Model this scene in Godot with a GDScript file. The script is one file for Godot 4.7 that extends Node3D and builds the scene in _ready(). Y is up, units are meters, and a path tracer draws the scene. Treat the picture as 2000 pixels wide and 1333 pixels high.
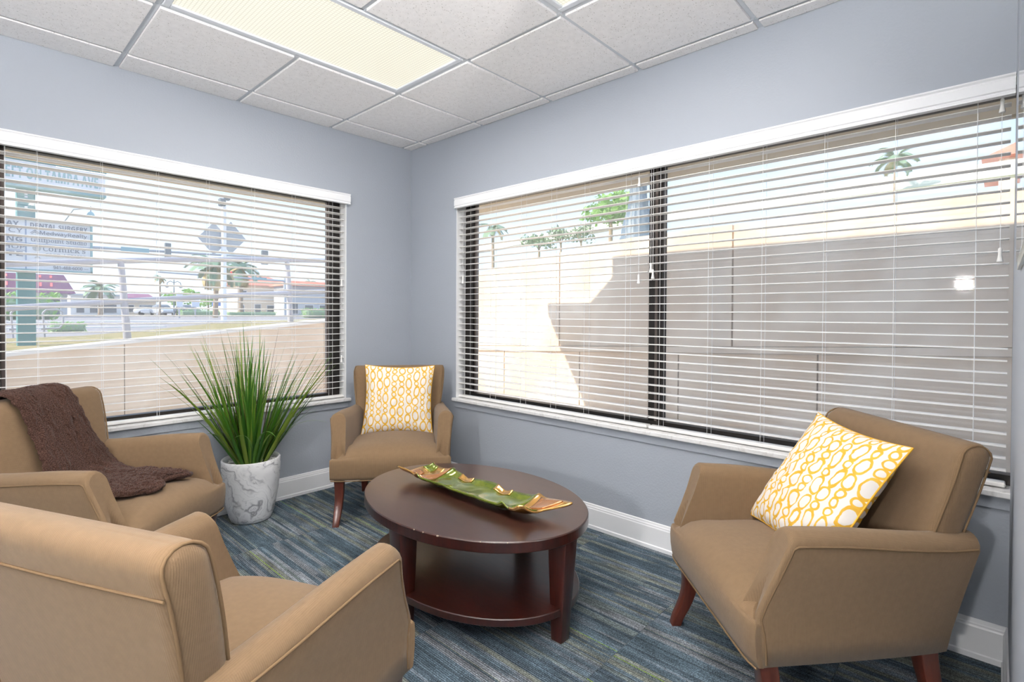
extends Node3D
# A waiting-room corner: four tan armchairs round an oval coffee table, two windows with white blinds, a street outside.
# x runs along the left wall (negative into the room), z along the right wall, the room corner is the origin.

const H := 2.538          # ceiling height
const ZN := 3.4955        # the short wall at the right edge of the picture
const T := 0.6096         # ceiling module
const GX := -0.086        # first ceiling bar from the right wall
const GZ := 0.215         # first ceiling bar from the left wall

var mats := {}
var taken := {}
var rng := RandomNumberGenerator.new()

# ---------------------------------------------------------------- mesh building
class MB:
	var v := PackedVector3Array()
	var t := PackedVector2Array()
	var g := PackedInt32Array()
	var s0 := 0
	func begin() -> void:
		s0 = v.size()
	func close() -> void:   # turn the solid begun last so that its faces look outwards
		var vol := 0.0
		for i in range(s0, v.size(), 3):
			vol += v[i].dot(v[i + 1].cross(v[i + 2]))
		if vol > 0.0:
			for i in range(s0, v.size(), 3):
				var a := v[i + 1]
				v[i + 1] = v[i + 2]
				v[i + 2] = a
				var b := t[i + 1]
				t[i + 1] = t[i + 2]
				t[i + 2] = b
		s0 = v.size()
	func tri(a: Vector3, b: Vector3, c: Vector3, grp := -1, ua := Vector2.ZERO, ub := Vector2.ZERO, uc := Vector2.ZERO) -> void:
		v.push_back(a)
		v.push_back(b)
		v.push_back(c)
		t.push_back(ua)
		t.push_back(ub)
		t.push_back(uc)
		g.push_back(grp)
	func quad(a: Vector3, b: Vector3, c: Vector3, d: Vector3, grp := -1, ua := Vector2(0, 0), ub := Vector2(1, 0), uc := Vector2(1, 1), ud := Vector2(0, 1)) -> void:
		tri(a, b, c, grp, ua, ub, uc)
		tri(a, c, d, grp, ua, uc, ud)
	func box(c: Vector3, s: Vector3, ch := 0.0, b := Basis()) -> MB:
		begin()
		var h := s * 0.5
		if ch <= 0.0:
			var p := []
			for i in 8:
				p.append(c + b * Vector3(h.x if i & 1 else -h.x, h.y if i & 2 else -h.y, h.z if i & 4 else -h.z))
			for f in [[0, 1, 3, 2], [4, 6, 7, 5], [0, 4, 5, 1], [2, 3, 7, 6], [0, 2, 6, 4], [1, 5, 7, 3]]:
				quad(p[f[0]], p[f[1]], p[f[2]], p[f[3]])
		else:
			ch = minf(ch, minf(h.x, minf(h.y, h.z)) * 0.95)
			var q := {}
			for i in 8:
				var sg := Vector3(1 if i & 1 else -1, 1 if i & 2 else -1, 1 if i & 4 else -1)
				for ax in 3:
					var e := h - Vector3.ONE * ch
					e[ax] = h[ax]
					q[i * 3 + ax] = c + b * (e * sg)
			for ax in 3:
				var u := 1 << ((ax + 1) % 3)
				var w := 1 << ((ax + 2) % 3)
				for sgn in 2:
					var o := (1 << ax) * sgn
					var r := [o, o | u, o | u | w, o | w]
					if sgn == 0:
						r.reverse()
					quad(q[r[0] * 3 + ax], q[r[1] * 3 + ax], q[r[2] * 3 + ax], q[r[3] * 3 + ax])
				# edges parallel to ax
				var a1 := (ax + 1) % 3
				var a2 := (ax + 2) % 3
				for k in 4:
					var o2 := (u if k & 1 else 0) | (w if k & 2 else 0)
					var e0 := o2
					var e1 := o2 | (1 << ax)
					if (k == 0 or k == 3):
						quad(q[e0 * 3 + a1], q[e1 * 3 + a1], q[e1 * 3 + a2], q[e0 * 3 + a2])
					else:
						quad(q[e0 * 3 + a2], q[e1 * 3 + a2], q[e1 * 3 + a1], q[e0 * 3 + a1])
			for i in 8:
				var odd := ((i & 1) + ((i >> 1) & 1) + ((i >> 2) & 1)) % 2
				if odd == 1:
					tri(q[i * 3], q[i * 3 + 1], q[i * 3 + 2])
				else:
					tri(q[i * 3], q[i * 3 + 2], q[i * 3 + 1])
		close()
		return self
	# rings of equal length; caps are closed with a fan
	func loft(rings: Array, cap0 := true, cap1 := true, grp := 0, capgrp := -1) -> MB:
		begin()
		var n: int = rings[0].size()
		var m := rings.size()
		for i in m - 1:
			for j in n:
				var k := (j + 1) % n
				var u0 := float(j) / n
				var u1 := float(j + 1) / n
				var w0 := float(i) / (m - 1)
				var w1 := float(i + 1) / (m - 1)
				quad(rings[i][j], rings[i][k], rings[i + 1][k], rings[i + 1][j], grp, Vector2(u0, w0), Vector2(u1, w0), Vector2(u1, w1), Vector2(u0, w1))
		for e in 2:
			if (e == 0 and cap0) or (e == 1 and cap1):
				var r: PackedVector3Array = rings[0] if e == 0 else rings[m - 1]
				var c := Vector3.ZERO
				for p in r:
					c += p
				c /= n
				for j in n:
					var k := (j + 1) % n
					if e == 0:
						tri(c, r[k], r[j], capgrp)
					else:
						tri(c, r[j], r[k], capgrp)
		close()
		return self
	func tube(path: PackedVector3Array, rad: float, sides := 8, rad1 := -1.0) -> MB:
		var rings := []
		var up := Vector3.UP
		var n := path.size()
		var prev := Vector3.ZERO
		for i in n:
			var d := (path[mini(i + 1, n - 1)] - path[maxi(i - 1, 0)]).normalized()
			var a := prev
			if i == 0:
				a = d.cross(up)
				if a.length() < 0.05:
					a = d.cross(Vector3.RIGHT)
			a = (a - d * a.dot(d)).normalized()
			prev = a
			var b := d.cross(a)
			var r := rad if rad1 < 0.0 else lerpf(rad, rad1, float(i) / maxi(n - 1, 1))
			var ring := PackedVector3Array()
			for k in sides:
				var w := TAU * k / sides
				ring.push_back(path[i] + (a * cos(w) + b * sin(w)) * r)
			rings.append(ring)
		return loft(rings)
	func lathe(profile: Array, n := 32, c := Vector3.ZERO) -> MB:   # profile of Vector2(radius, height)
		var rings := []
		for p in profile:
			var ring := PackedVector3Array()
			for k in n:
				var w := TAU * k / n
				ring.push_back(c + Vector3(cos(w) * p.x, p.y, sin(w) * p.x))
			rings.append(ring)
		return loft(rings)
	func prism(poly: PackedVector2Array, o: Vector3, ax: Vector3, ay: Vector3, along: Vector3, grp := -1) -> MB:
		begin()
		var n := poly.size()
		var a := PackedVector3Array()
		for p in poly:
			a.push_back(o + ax * p.x + ay * p.y)
		for j in n:
			var k := (j + 1) % n
			quad(a[j], a[k], a[k] + along, a[j] + along, grp)
		var area := 0.0
		for j in n:
			area += poly[j].cross(poly[(j + 1) % n])
		var ix := Geometry2D.triangulate_polygon(poly)
		for i in range(0, ix.size(), 3):
			var p0 := poly[ix[i]]
			var s := (poly[ix[i + 1]] - p0).cross(poly[ix[i + 2]] - p0)
			var b := ix[i + 1]
			var c := ix[i + 2]
			if s * area < 0.0:
				b = ix[i + 2]
				c = ix[i + 1]
			tri(a[ix[i]], a[c], a[b])
			tri(a[ix[i]] + along, a[b] + along, a[c] + along)
		close()
		return self
	func mesh(m: Material, uvs := false) -> ArrayMesh:
		var st := SurfaceTool.new()
		st.begin(Mesh.PRIMITIVE_TRIANGLES)
		st.set_material(m)
		for i in v.size():
			if i % 3 == 0:
				st.set_smooth_group(g[i / 3])
			if uvs:
				st.set_uv(t[i])
			st.add_vertex(v[i])
		st.generate_normals()
		st.index()
		return st.commit()

func obj(called: String, mb: MB, m: Material, parent: Node = self, uvs := false) -> MeshInstance3D:
	var o := MeshInstance3D.new()
	o.mesh = mb.mesh(m, uvs)
	o.name = numbered(called) if parent == self else called
	parent.add_child(o, true)
	return o

func inst(called: String, mesh: Mesh, parent: Node, at := Transform3D(), m: Material = null) -> MeshInstance3D:
	var o := MeshInstance3D.new()
	o.mesh = mesh
	if m:
		o.material_override = m
	o.name = numbered(called) if parent == self else called
	parent.add_child(o, true)
	o.transform = at
	return o

func numbered(called: String) -> String:
	var n: int = taken.get(called, 0)
	taken[called] = n + 1
	return called if n == 0 else "%s_%03d" % [called, n]

func tag(o: Node, label: String, category: String, group := "") -> Node:
	o.set_meta("label", label)
	o.set_meta("category", category)
	if group:
		o.set_meta("group", group)
	return o

func struct(o: Node, label := "") -> Node:
	o.set_meta("kind", "structure")
	if label:
		o.set_meta("label", label)
	return o

func thing(called: String, label: String, category: String, at := Vector3.ZERO, turn := 0.0, group := "") -> Node3D:
	var o := Node3D.new()
	o.name = numbered(called)
	add_child(o)
	o.position = at
	o.rotation.y = turn
	tag(o, label, category, group)
	return o

func frame(called: String, label := "") -> Node3D:     # a node of the setting that holds pieces
	var o := Node3D.new()
	o.name = called
	add_child(o)
	struct(o, label)
	return o

# ---------------------------------------------------------------- materials
func mat(called: String, c: Color, rough := 0.8, metal := 0.0, spec := 0.5) -> StandardMaterial3D:
	var m := StandardMaterial3D.new()
	m.resource_name = called
	m.albedo_color = c
	m.roughness = rough
	m.metallic = metal
	m.metallic_specular = spec
	mats[called] = m
	return m

func tri_map(m: StandardMaterial3D, size: float, world := false) -> void:
	m.uv1_triplanar = true
	m.uv1_world_triplanar = world
	m.uv1_scale = Vector3.ONE / size
	m.uv1_triplanar_sharpness = 4.0

func noise(freq: float, sd: int, oct := 4, kind := FastNoiseLite.TYPE_SIMPLEX_SMOOTH) -> FastNoiseLite:
	var n := FastNoiseLite.new()
	n.noise_type = kind
	n.frequency = freq
	n.seed = sd
	n.fractal_octaves = oct
	return n

func tex_of(n: int, f: Callable) -> ImageTexture:
	var im := Image.create(n, n, false, Image.FORMAT_RGB8)
	for y in n:
		for x in n:
			im.set_pixel(x, y, f.call(x, y))
	return ImageTexture.create_from_image(im)

func noise_tex(freq: float, sd: int, c0: Color, c1: Color, n := 256, lo := 0.3, hi := 0.7, oct := 4) -> NoiseTexture2D:
	var t := NoiseTexture2D.new()
	t.width = n
	t.height = n
	t.seamless = true
	t.noise = noise(freq, sd, oct)
	var gr := Gradient.new()
	gr.offsets = PackedFloat32Array([lo, hi])
	gr.colors = PackedColorArray([c0, c1])
	t.color_ramp = gr
	return t

func build_materials() -> void:
	# wall paint: pale blue-grey, with a faint roller texture
	var m := mat("wall_paint", Color(0.635, 0.66, 0.697), 0.55)
	m.heightmap_enabled = true
	m.heightmap_texture = noise_tex(0.09, 3, Color.BLACK, Color.WHITE, 256, 0.2, 0.8)
	m.heightmap_scale = 0.03
	tri_map(m, 0.35, true)
	m = mat("trim_white", Color(0.93, 0.935, 0.945), 0.35)
	m = mat("plaster_reveal", Color(0.9, 0.905, 0.91), 0.5)
	# ceiling tile: off-white mineral fibre with small dark pits
	m = mat("ceiling_tile", Color.WHITE, 0.9)
	var nz := noise(0.035, 11, 3)
	var r2 := RandomNumberGenerator.new()
	r2.seed = 5
	var im := Image.create(512, 512, false, Image.FORMAT_RGB8)
	var hi := Image.create(512, 512, false, Image.FORMAT_RGB8)
	for y in 512:
		for x in 512:
			var k := 0.94 + 0.02 * nz.get_noise_2d(x, y) + r2.randf_range(-0.012, 0.012)
			im.set_pixel(x, y, Color(k, k * 0.992, k * 0.992))
			hi.set_pixel(x, y, Color.WHITE * (0.75 + 0.25 * nz.get_noise_2d(x * 4.0, y * 4.0)))
	for i in 1500:
		var x := r2.randi_range(0, 508)
		var y := r2.randi_range(0, 508)
		var w := r2.randi_range(1, 3)
		var hh := r2.randi_range(1, 2)
		var k := r2.randf_range(0.66, 0.8)
		im.fill_rect(Rect2i(x, y, w, hh), Color(k, k * 0.98, k * 0.96))
		hi.fill_rect(Rect2i(x, y, w, hh), Color(0.2, 0.2, 0.2))
	m.albedo_texture = ImageTexture.create_from_image(im)
	m.heightmap_enabled = true
	m.heightmap_texture = ImageTexture.create_from_image(hi)
	m.heightmap_scale = 0.08
	tri_map(m, 0.75, true)
	m = mat("grid_paint", Color(0.8, 0.82, 0.845), 0.4)
	m = mat("tile_edge", Color(0.96, 0.955, 0.95), 0.7)
	m = mat("fixture_frame", Color(0.86, 0.875, 0.9), 0.4)
	m = mat("vent_dark", Color(0.3, 0.31, 0.33), 0.6)
	# prismatic acrylic lens
	m = mat("lens", Color(0.6, 0.6, 0.58), 0.3)
	m.emission_enabled = true
	m.emission = Color(1.0, 0.975, 0.9)
	m.emission_energy_multiplier = 0.62
	m.emission_operator = BaseMaterial3D.EMISSION_OP_MULTIPLY
	m.emission_texture = tex_of(64, func(x: int, y: int):
		var a := absf(fmod(x / 32.0, 1.0) - 0.5) * 2.0
		var b := absf(fmod(y / 32.0, 1.0) - 0.5) * 2.0
		var k := 1.0 - 0.26 * pow(maxf(a, b), 5.0)
		return Color(k, k, k * 0.985))
	tri_map(m, 0.032)
	m = mat("bulb", Color(1, 1, 1), 0.5)
	m.emission_enabled = true
	m.emission = Color(1.0, 0.97, 0.93)
	m.emission_energy_multiplier = 3.0
	# blinds, window metal, glass
	m = mat("blind_white", Color(0.92, 0.915, 0.905), 0.4)
	m = mat("cord_white", Color(0.93, 0.93, 0.93), 0.7)
	m = mat("bronze", Color(0.19, 0.175, 0.165), 0.42, 0.35)
	m = mat("bronze_light", Color(0.42, 0.38, 0.36), 0.5, 0.2)
	m = mat("glass", Color(1, 1, 1, 0.1), 0.02)
	m.transparency = BaseMaterial3D.TRANSPARENCY_ALPHA
	m = mat("marble_sill", Color.WHITE, 0.25)
	m.albedo_texture = marble_tex(256, 21, Color(0.9, 0.9, 0.9), Color(0.66, 0.65, 0.64), 0.5)
	tri_map(m, 0.6)
	# chair fabric: tan twill, fine ribs
	m = mat("fabric", Color.WHITE, 0.95, 0.0, 0.25)
	var fn := noise(0.02, 31, 4)
	m.albedo_texture = tex_of(256, func(x: int, y: int):
		var rib := 0.5 + 0.5 * cos(TAU * (x / 8.0))
		var wft := 0.5 + 0.5 * cos(TAU * (y / 4.0 + (0.5 if int(x / 8.0) % 2 == 0 else 0.0)))
		var k := 0.92 + 0.06 * rib + 0.03 * wft + 0.03 * fn.get_noise_2d(x, y)
		return Color(0.488 * k, 0.4 * k, 0.304 * k))
	m.heightmap_enabled = true
	m.heightmap_texture = tex_of(256, func(x: int, y: int):
		var k := 0.7 * (0.5 + 0.5 * cos(TAU * (x / 8.0))) + 0.3 * (0.5 + 0.5 * cos(TAU * (y / 4.0 + (0.5 if int(x / 8.0) % 2 == 0 else 0.0))))
		return Color(k, k, k))
	m.heightmap_scale = 0.045
	m.rim_enabled = true
	m.rim = 0.25
	m.rim_tint = 0.6
	tri_map(m, 0.128)
	m = mat("piping", Color(0.46, 0.375, 0.28), 0.95, 0.0, 0.25)
	# dark mahogany
	m = mat("mahogany", Color.WHITE, 0.3)
	m.albedo_texture = wood_tex(Color(0.25, 0.1, 0.065), Color(0.14, 0.052, 0.036))
	m.clearcoat_enabled = true
	m.clearcoat = 0.4
	m.clearcoat_roughness = 0.2
	tri_map(m, 0.5)
	m = mat("leg_wood", Color.WHITE, 0.32)
	m.albedo_texture = wood_tex(Color(0.38, 0.175, 0.11), Color(0.25, 0.1, 0.065))
	m.clearcoat_enabled = true
	m.clearcoat = 0.3
	m.clearcoat_roughness = 0.2
	tri_map(m, 0.5)
	m = mat("espresso_top", Color.WHITE, 0.3)
	m.albedo_texture = wood_tex(Color(0.235, 0.14, 0.11), Color(0.185, 0.1, 0.078))
	m.clearcoat_enabled = true
	m.clearcoat = 0.5
	m.clearcoat_roughness = 0.24
	tri_map(m, 0.9)
	m = mat("chipped_edge", Color(0.75, 0.68, 0.6), 0.8)
	# fleece
	m = mat("fleece", Color.WHITE, 1.0, 0.0, 0.1)
	m.albedo_texture = noise_tex(0.09, 45, Color(0.2, 0.14, 0.12), Color(0.35, 0.262, 0.23), 256, 0.3, 0.75)
	m.heightmap_enabled = true
	m.heightmap_texture = noise_tex(0.07, 46, Color.BLACK, Color.WHITE, 256, 0.25, 0.75)
	m.heightmap_scale = 0.12
	m.rim_enabled = true
	m.rim = 0.2
	m.rim_tint = 1.0
	tri_map(m, 0.14)
	# pot and plant
	m = mat("marble_pot", Color.WHITE, 0.3)
	m.albedo_texture = marble_tex(512, 9, Color(0.965, 0.965, 0.97), Color(0.45, 0.45, 0.48), 1.0)
	m = mat("pebble", Color(0.88, 0.88, 0.87), 0.5)
	for i in 4:
		var cols := [Color(0.29, 0.45, 0.12), Color(0.2, 0.38, 0.08), Color(0.46, 0.54, 0.2), Color(0.15, 0.32, 0.07)]
		m = mat("blade%d" % i, cols[i], 0.42)
		m.backlight_enabled = true
		m.backlight = Color(0.22, 0.35, 0.08)
	m = mat("blade_brown", Color(0.25, 0.17, 0.1), 0.6)
	# printed cushion
	m = mat("cushion", Color.WHITE, 0.9, 0.0, 0.2)
	m.albedo_texture = oval_print()
	m = mat("cushion_edge", Color(0.87, 0.66, 0.2), 0.9)
	# tray
	m = mat("tray_green", Color(0.45, 0.49, 0.14), 0.14, 0.4)
	m.albedo_texture = noise_tex(0.02, 61, Color(0.8, 0.86, 0.7), Color(1, 1, 1), 256, 0.3, 0.7)
	tri_map(m, 0.3)
	m.clearcoat_enabled = true
	m.clearcoat = 1.0
	m.clearcoat_roughness = 0.04
	m = mat("tray_gold", Color(0.84, 0.64, 0.34), 0.14, 0.8)
	m.clearcoat_enabled = true
	m.clearcoat = 1.0
	m.clearcoat_roughness = 0.04
	m = mat("tray_copper", Color(0.72, 0.5, 0.32), 0.25, 0.6)
	m.clearcoat_enabled = true
	m.clearcoat = 1.0
	m.clearcoat_roughness = 0.05
	m = mat("tray_dark", Color(0.1, 0.1, 0.06), 0.3, 0.3)
	m = mat("mirror_glass", Color(0.92, 0.94, 0.94), 0.02, 1.0)
	m = mat("mirror_frame", Color(0.8, 0.8, 0.76), 0.25, 0.5)
	for i in 6:
		m = mat("carpet%d" % i, Color.WHITE, 1.0, 0.0, 0.1)
		carpet_tex(m, i)
	m = mat("carpet_backing", Color(0.13, 0.16, 0.17), 1.0)
	# outside
	m = mat("stucco", Color.WHITE, 0.9)
	m.albedo_texture = noise_tex(0.012, 81, Color(0.87, 0.78, 0.68), Color(0.93, 0.855, 0.765), 256, 0.3, 0.7, 5)
	tri_map(m, 2.6, true)
	m = mat("soffit", Color(0.88, 0.81, 0.69), 0.9)
	m = mat("concrete_white", Color(0.93, 0.92, 0.9), 0.8)
	m = mat("lawn", Color.WHITE, 1.0)
	m.albedo_texture = noise_tex(0.05, 83, Color(0.52, 0.5, 0.27), Color(0.68, 0.6, 0.42), 256, 0.3, 0.65)
	tri_map(m, 3.0, true)
	m = mat("lawn_green", Color.WHITE, 1.0)
	m.albedo_texture = noise_tex(0.05, 84, Color(0.42, 0.55, 0.27), Color(0.6, 0.66, 0.42), 256, 0.3, 0.65)
	tri_map(m, 3.0, true)
	m = mat("asphalt", Color(0.6, 0.58, 0.58), 0.95)
	m = mat("pavement", Color(0.93, 0.915, 0.89), 0.95)
	m = mat("rail_white", Color(0.7, 0.7, 0.74), 0.4)
	m = mat("teal", Color(0.32, 0.55, 0.57), 0.6)
	m = mat("teal_light", Color(0.52, 0.69, 0.73), 0.6)
	m = mat("sign_white", Color(0.87, 0.9, 0.94), 0.5)
	m = mat("sign_line", Color(0.5, 0.6, 0.74), 0.6)
	m = mat("sign_letter", Color(0.42, 0.48, 0.56), 0.6)
	m = mat("steel_grey", Color(0.66, 0.69, 0.72), 0.6)
	m = mat("signal_body", Color(0.42, 0.47, 0.5), 0.6)
	m = mat("signal_red", Color(0.9, 0.12, 0.1), 0.4)
	m.emission_enabled = true
	m.emission = Color(1.0, 0.15, 0.12)
	m.emission_energy_multiplier = 0.6
	m = mat("neon_pink", Color(1.0, 0.5, 0.5), 0.4)
	m.emission_enabled = true
	m.emission = Color(1.0, 0.42, 0.4)
	m.emission_energy_multiplier = 0.9
	m = mat("roof_plum", Color(0.62, 0.42, 0.52), 0.8)
	m = mat("roof_tile", Color(0.85, 0.55, 0.45), 0.8)
	m = mat("house_cream", Color(0.93, 0.86, 0.76), 0.9)
	m = mat("house_grey", Color(0.76, 0.77, 0.78), 0.9)
	m = mat("house_glass", Color(0.42, 0.44, 0.46), 0.2)
	m = mat("trunk", Color(0.62, 0.55, 0.47), 0.9)
	m = mat("palm_leaf", Color(0.5, 0.62, 0.5), 0.6)
	m = mat("palm_dry", Color(0.75, 0.68, 0.5), 0.8)
	m = mat("leaf_green", Color(0.52, 0.68, 0.36), 0.6)
	m.backlight_enabled = true
	m.backlight = Color(0.45, 0.6, 0.3)
	m = mat("leaf_dull", Color(0.52, 0.62, 0.5), 0.7)
	m = mat("car_silver", Color(0.75, 0.77, 0.8), 0.3, 0.3)
	m = mat("car_dark", Color(0.3, 0.34, 0.38), 0.3, 0.2)
	m = mat("car_white", Color(0.92, 0.92, 0.93), 0.3)
	m = mat("rubber", Color(0.2, 0.2, 0.2), 0.8)
	m = mat("lamp_verdigris", Color(0.4, 0.48, 0.54), 0.5, 0.1)
	m = mat("blue_panel", Color(0.45, 0.6, 0.85), 0.5)

func marble_tex(n: int, sd: int, base: Color, vein: Color, amount: float) -> ImageTexture:
	var a := noise(0.006 * 512.0 / n, sd, 4)
	var b := noise(0.012 * 512.0 / n, sd + 1, 4)
	var c := noise(0.03 * 512.0 / n, sd + 2, 3)
	return tex_of(n, func(x: int, y: int):
		# cylinder coordinates so that the left and right edges meet
		var w := TAU * x / n
		var px := cos(w) * n / TAU
		var pz := sin(w) * n / TAU
		var wx := a.get_noise_3d(px, y * 0.8, pz)
		var wy := b.get_noise_3d(px, y, pz)
		var s := y * 0.011 * 512.0 / n + 3.2 * wx + 0.9 * wy + 1.1 * sin(w)
		var v1 := pow(1.0 - absf(sin(s * 2.2)), 4.0)
		var v2 := pow(1.0 - absf(sin(s * 6.3 + 2.0 * wy)), 9.0) * 0.6
		var mask := clampf(0.62 + 1.0 * c.get_noise_3d(px * 0.4, y * 0.4, pz * 0.4), 0.0, 1.0)
		var k := clampf((v1 * 0.85 + v2) * mask * amount, 0.0, 1.0)
		var soft := clampf(0.7 * (wx + 0.05) * amount, 0.0, 0.35)
		return base.lerp(vein, clampf(k + soft * 0.35, 0.0, 1.0)))

func wood_tex(a: Color, b: Color) -> ImageTexture:
	var n1 := noise(0.02, 51, 3)
	var n2 := noise(0.05, 52, 4)
	return tex_of(256, func(x: int, y: int):
		var k := 0.5 + 0.35 * n1.get_noise_2d(x * 3.0, y * 0.25) + 0.4 * n2.get_noise_2d(x * 2.0, y * 0.35)
		return a.lerp(b, clampf(k, 0.0, 1.0)))

func carpet_tex(m: StandardMaterial3D, i: int) -> void:
	var r := RandomNumberGenerator.new()
	r.seed = 100 + i
	var n := 384
	var pal := [Color(0.25, 0.325, 0.38), Color(0.31, 0.385, 0.44), Color(0.42, 0.46, 0.45), Color(0.5, 0.5, 0.435), Color(0.44, 0.48, 0.53), Color(0.56, 0.565, 0.59), Color(0.22, 0.28, 0.335)]
	var im := Image.create(n, n, false, Image.FORMAT_RGB8)
	var hi := Image.create(n, n, false, Image.FORMAT_RGB8)
	# bands run along v (the length of the tile); each band changes tone at one or two places, with a ragged end
	var col := 0
	var band := 0
	var end0 := 0.0
	var ca := Color.BLACK
	var cb := Color.BLACK
	var patch := noise(0.012, 200 + i, 3)
	var base := Color(0.38, 0.415, 0.44)
	var lime := [40 + i * 11, 40 + i * 11 + 1] if i % 2 == 0 else [n - 60, n - 60 + 1]
	for x in n:
		if band <= 0:
			band = r.randi_range(4, 17)
			ca = pal[r.randi_range(0, 6)].lerp(base, 0.48)
			cb = pal[r.randi_range(0, 6)].lerp(base, 0.48)
			end0 = r.randf_range(0.05, 0.95)
		band -= 1
		var e := end0 + r.randf_range(-0.06, 0.06)
		var yarn := r.randf_range(0.76, 1.16)
		var dark := 0.6 if x % 5 == 0 else 1.0
		for y in n:
			var w := smoothstep(e - 0.03, e + 0.03, float(y) / n + 0.12 * patch.get_noise_2d(x * 0.6, y))
			var c := ca.lerp(cb, w)
			var k := yarn * dark * r.randf_range(0.58, 1.42) * (1.0 + 0.25 * patch.get_noise_2d(x * 2.0, y * 0.5))
			c = Color(c.r * k, c.g * k, c.b * k)
			if x in lime and r.randf() < 0.85:
				c = Color(0.5, 0.63, 0.16) * r.randf_range(0.7, 1.1)
			im.set_pixel(x, y, c)
			var h := (0.25 if x % 5 == 0 else 0.75) + r.randf_range(-0.25, 0.25)
			hi.set_pixel(x, y, Color(h, h, h))
	m.albedo_texture = ImageTexture.create_from_image(im)
	m.heightmap_enabled = true
	m.heightmap_texture = ImageTexture.create_from_image(hi)
	m.heightmap_scale = 0.12

func oval_print() -> ImageTexture:
	var n := 640
	var r := RandomNumberGenerator.new()
	r.seed = 12
	var im := Image.create(n, n, false, Image.FORMAT_RGB8)
	var nz := noise(0.02, 13, 3)
	im.fill(Color(0.87, 0.85, 0.825))
	var step := n / 9.4
	for c in 11:
		var y := -r.randf_range(0, 60)
		while y < n + 40:
			var big := r.randf() < 0.62
			var hh := r.randf_range(38, 56) if big else r.randf_range(20, 26)
			var ww := r.randf_range(26, 32) if big else r.randf_range(18, 24)
			var cx := (c + 0.1) * step + r.randf_range(-6, 6)
			var cy := y + hh
			var th := r.randf_range(6.5, 9.5)
			var lean := r.randf_range(-0.12, 0.12)
			for py in range(maxi(0, int(cy - hh - 8)), mini(n, int(cy + hh + 8))):
				for px in range(maxi(0, int(cx - ww - 12)), mini(n, int(cx + ww + 12))):
					var dx := (px - cx) - lean * (py - cy)
					var dy := py - cy
					var rr := sqrt(dx * dx / (ww * ww) + dy * dy / (hh * hh))
					var d := absf(rr - 0.88) * minf(ww, hh)
					var edge := th * 0.5 * (1.0 + 0.35 * nz.get_noise_2d(px * 2.0 + c * 90, py * 2.0))
					if d < edge + 1.0:
						var k := clampf(edge + 1.0 - d, 0.0, 1.0)
						var old := im.get_pixel(px, py)
						var ink := Color(0.81, 0.62, 0.2).lerp(Color(0.88, 0.71, 0.32), 0.5 + 0.5 * nz.get_noise_2d(px, py))
						im.set_pixel(px, py, old.lerp(ink, k))
			y += hh * 2.0 + r.randf_range(-3, 3)
	return ImageTexture.create_from_image(im)

# ---------------------------------------------------------------- the scene
func _ready() -> void:
	rng.seed = 1
	# camera
	var cam := Camera3D.new()
	cam.name = "camera"
	add_child(cam)
	cam.position = Vector3(-2.51994, 1.23062, 3.4594)
	cam.basis = Basis(Vector3.UP, -0.82084) * Basis(Vector3.RIGHT, -0.01175) * Basis(Vector3.BACK, 0.00499)
	cam.projection = Camera3D.PROJECTION_FRUSTUM
	cam.near = 0.05
	cam.far = 600.0
	cam.size = 2.0 * 0.05 * 666.5 / 1020.486
	cam.frustum_offset = Vector2(0.0, -0.05 * (666.5 - 626.815) / 1020.486)
	cam.current = true
	# sky: hazy bright morning
	var env := Environment.new()
	env.background_mode = Environment.BG_SKY
	var sky := Sky.new()
	var sm := ProceduralSkyMaterial.new()
	sm.sky_top_color = Color(0.66, 0.79, 0.96)
	sm.sky_horizon_color = Color(0.83, 0.895, 0.97)
	sm.sky_curve = 0.2
	sm.ground_bottom_color = Color(0.75, 0.73, 0.7)
	sm.ground_horizon_color = Color(0.9, 0.9, 0.9)
	sm.sun_angle_max = 1.0
	sky.sky_material = sm
	env.sky = sky
	env.background_energy_multiplier = 1.35
	env.tonemap_mode = Environment.TONE_MAPPER_LINEAR
	env.tonemap_exposure = 1.37
	env.sdfgi_enabled = true
	env.ssao_enabled = true
	env.ssil_enabled = true
	var we := WorldEnvironment.new()
	we.name = "environment"
	we.environment = env
	add_child(we)
	# sun: low, from behind the left wall's street, reaching the retaining wall beyond the building's corner
	var sun := DirectionalLight3D.new()
	sun.name = "sun"
	add_child(sun)
	sun.look_at_from_position(Vector3.ZERO, Vector3(1.0, -0.684, 0.36), Vector3.UP)
	sun.light_color = Color(1.0, 0.95, 0.87)
	sun.light_energy = 1.65
	sun.light_angular_distance = 0.6
	sun.shadow_enabled = true

	build_materials()
	room()
	ceiling()
	floor_carpet()
	uplights()
	softbox()
	windows()
	chairs()
	table()
	tray()
	plant()
	blanket()
	cushions()
	mirror()
	building_outside()
	street()

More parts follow.
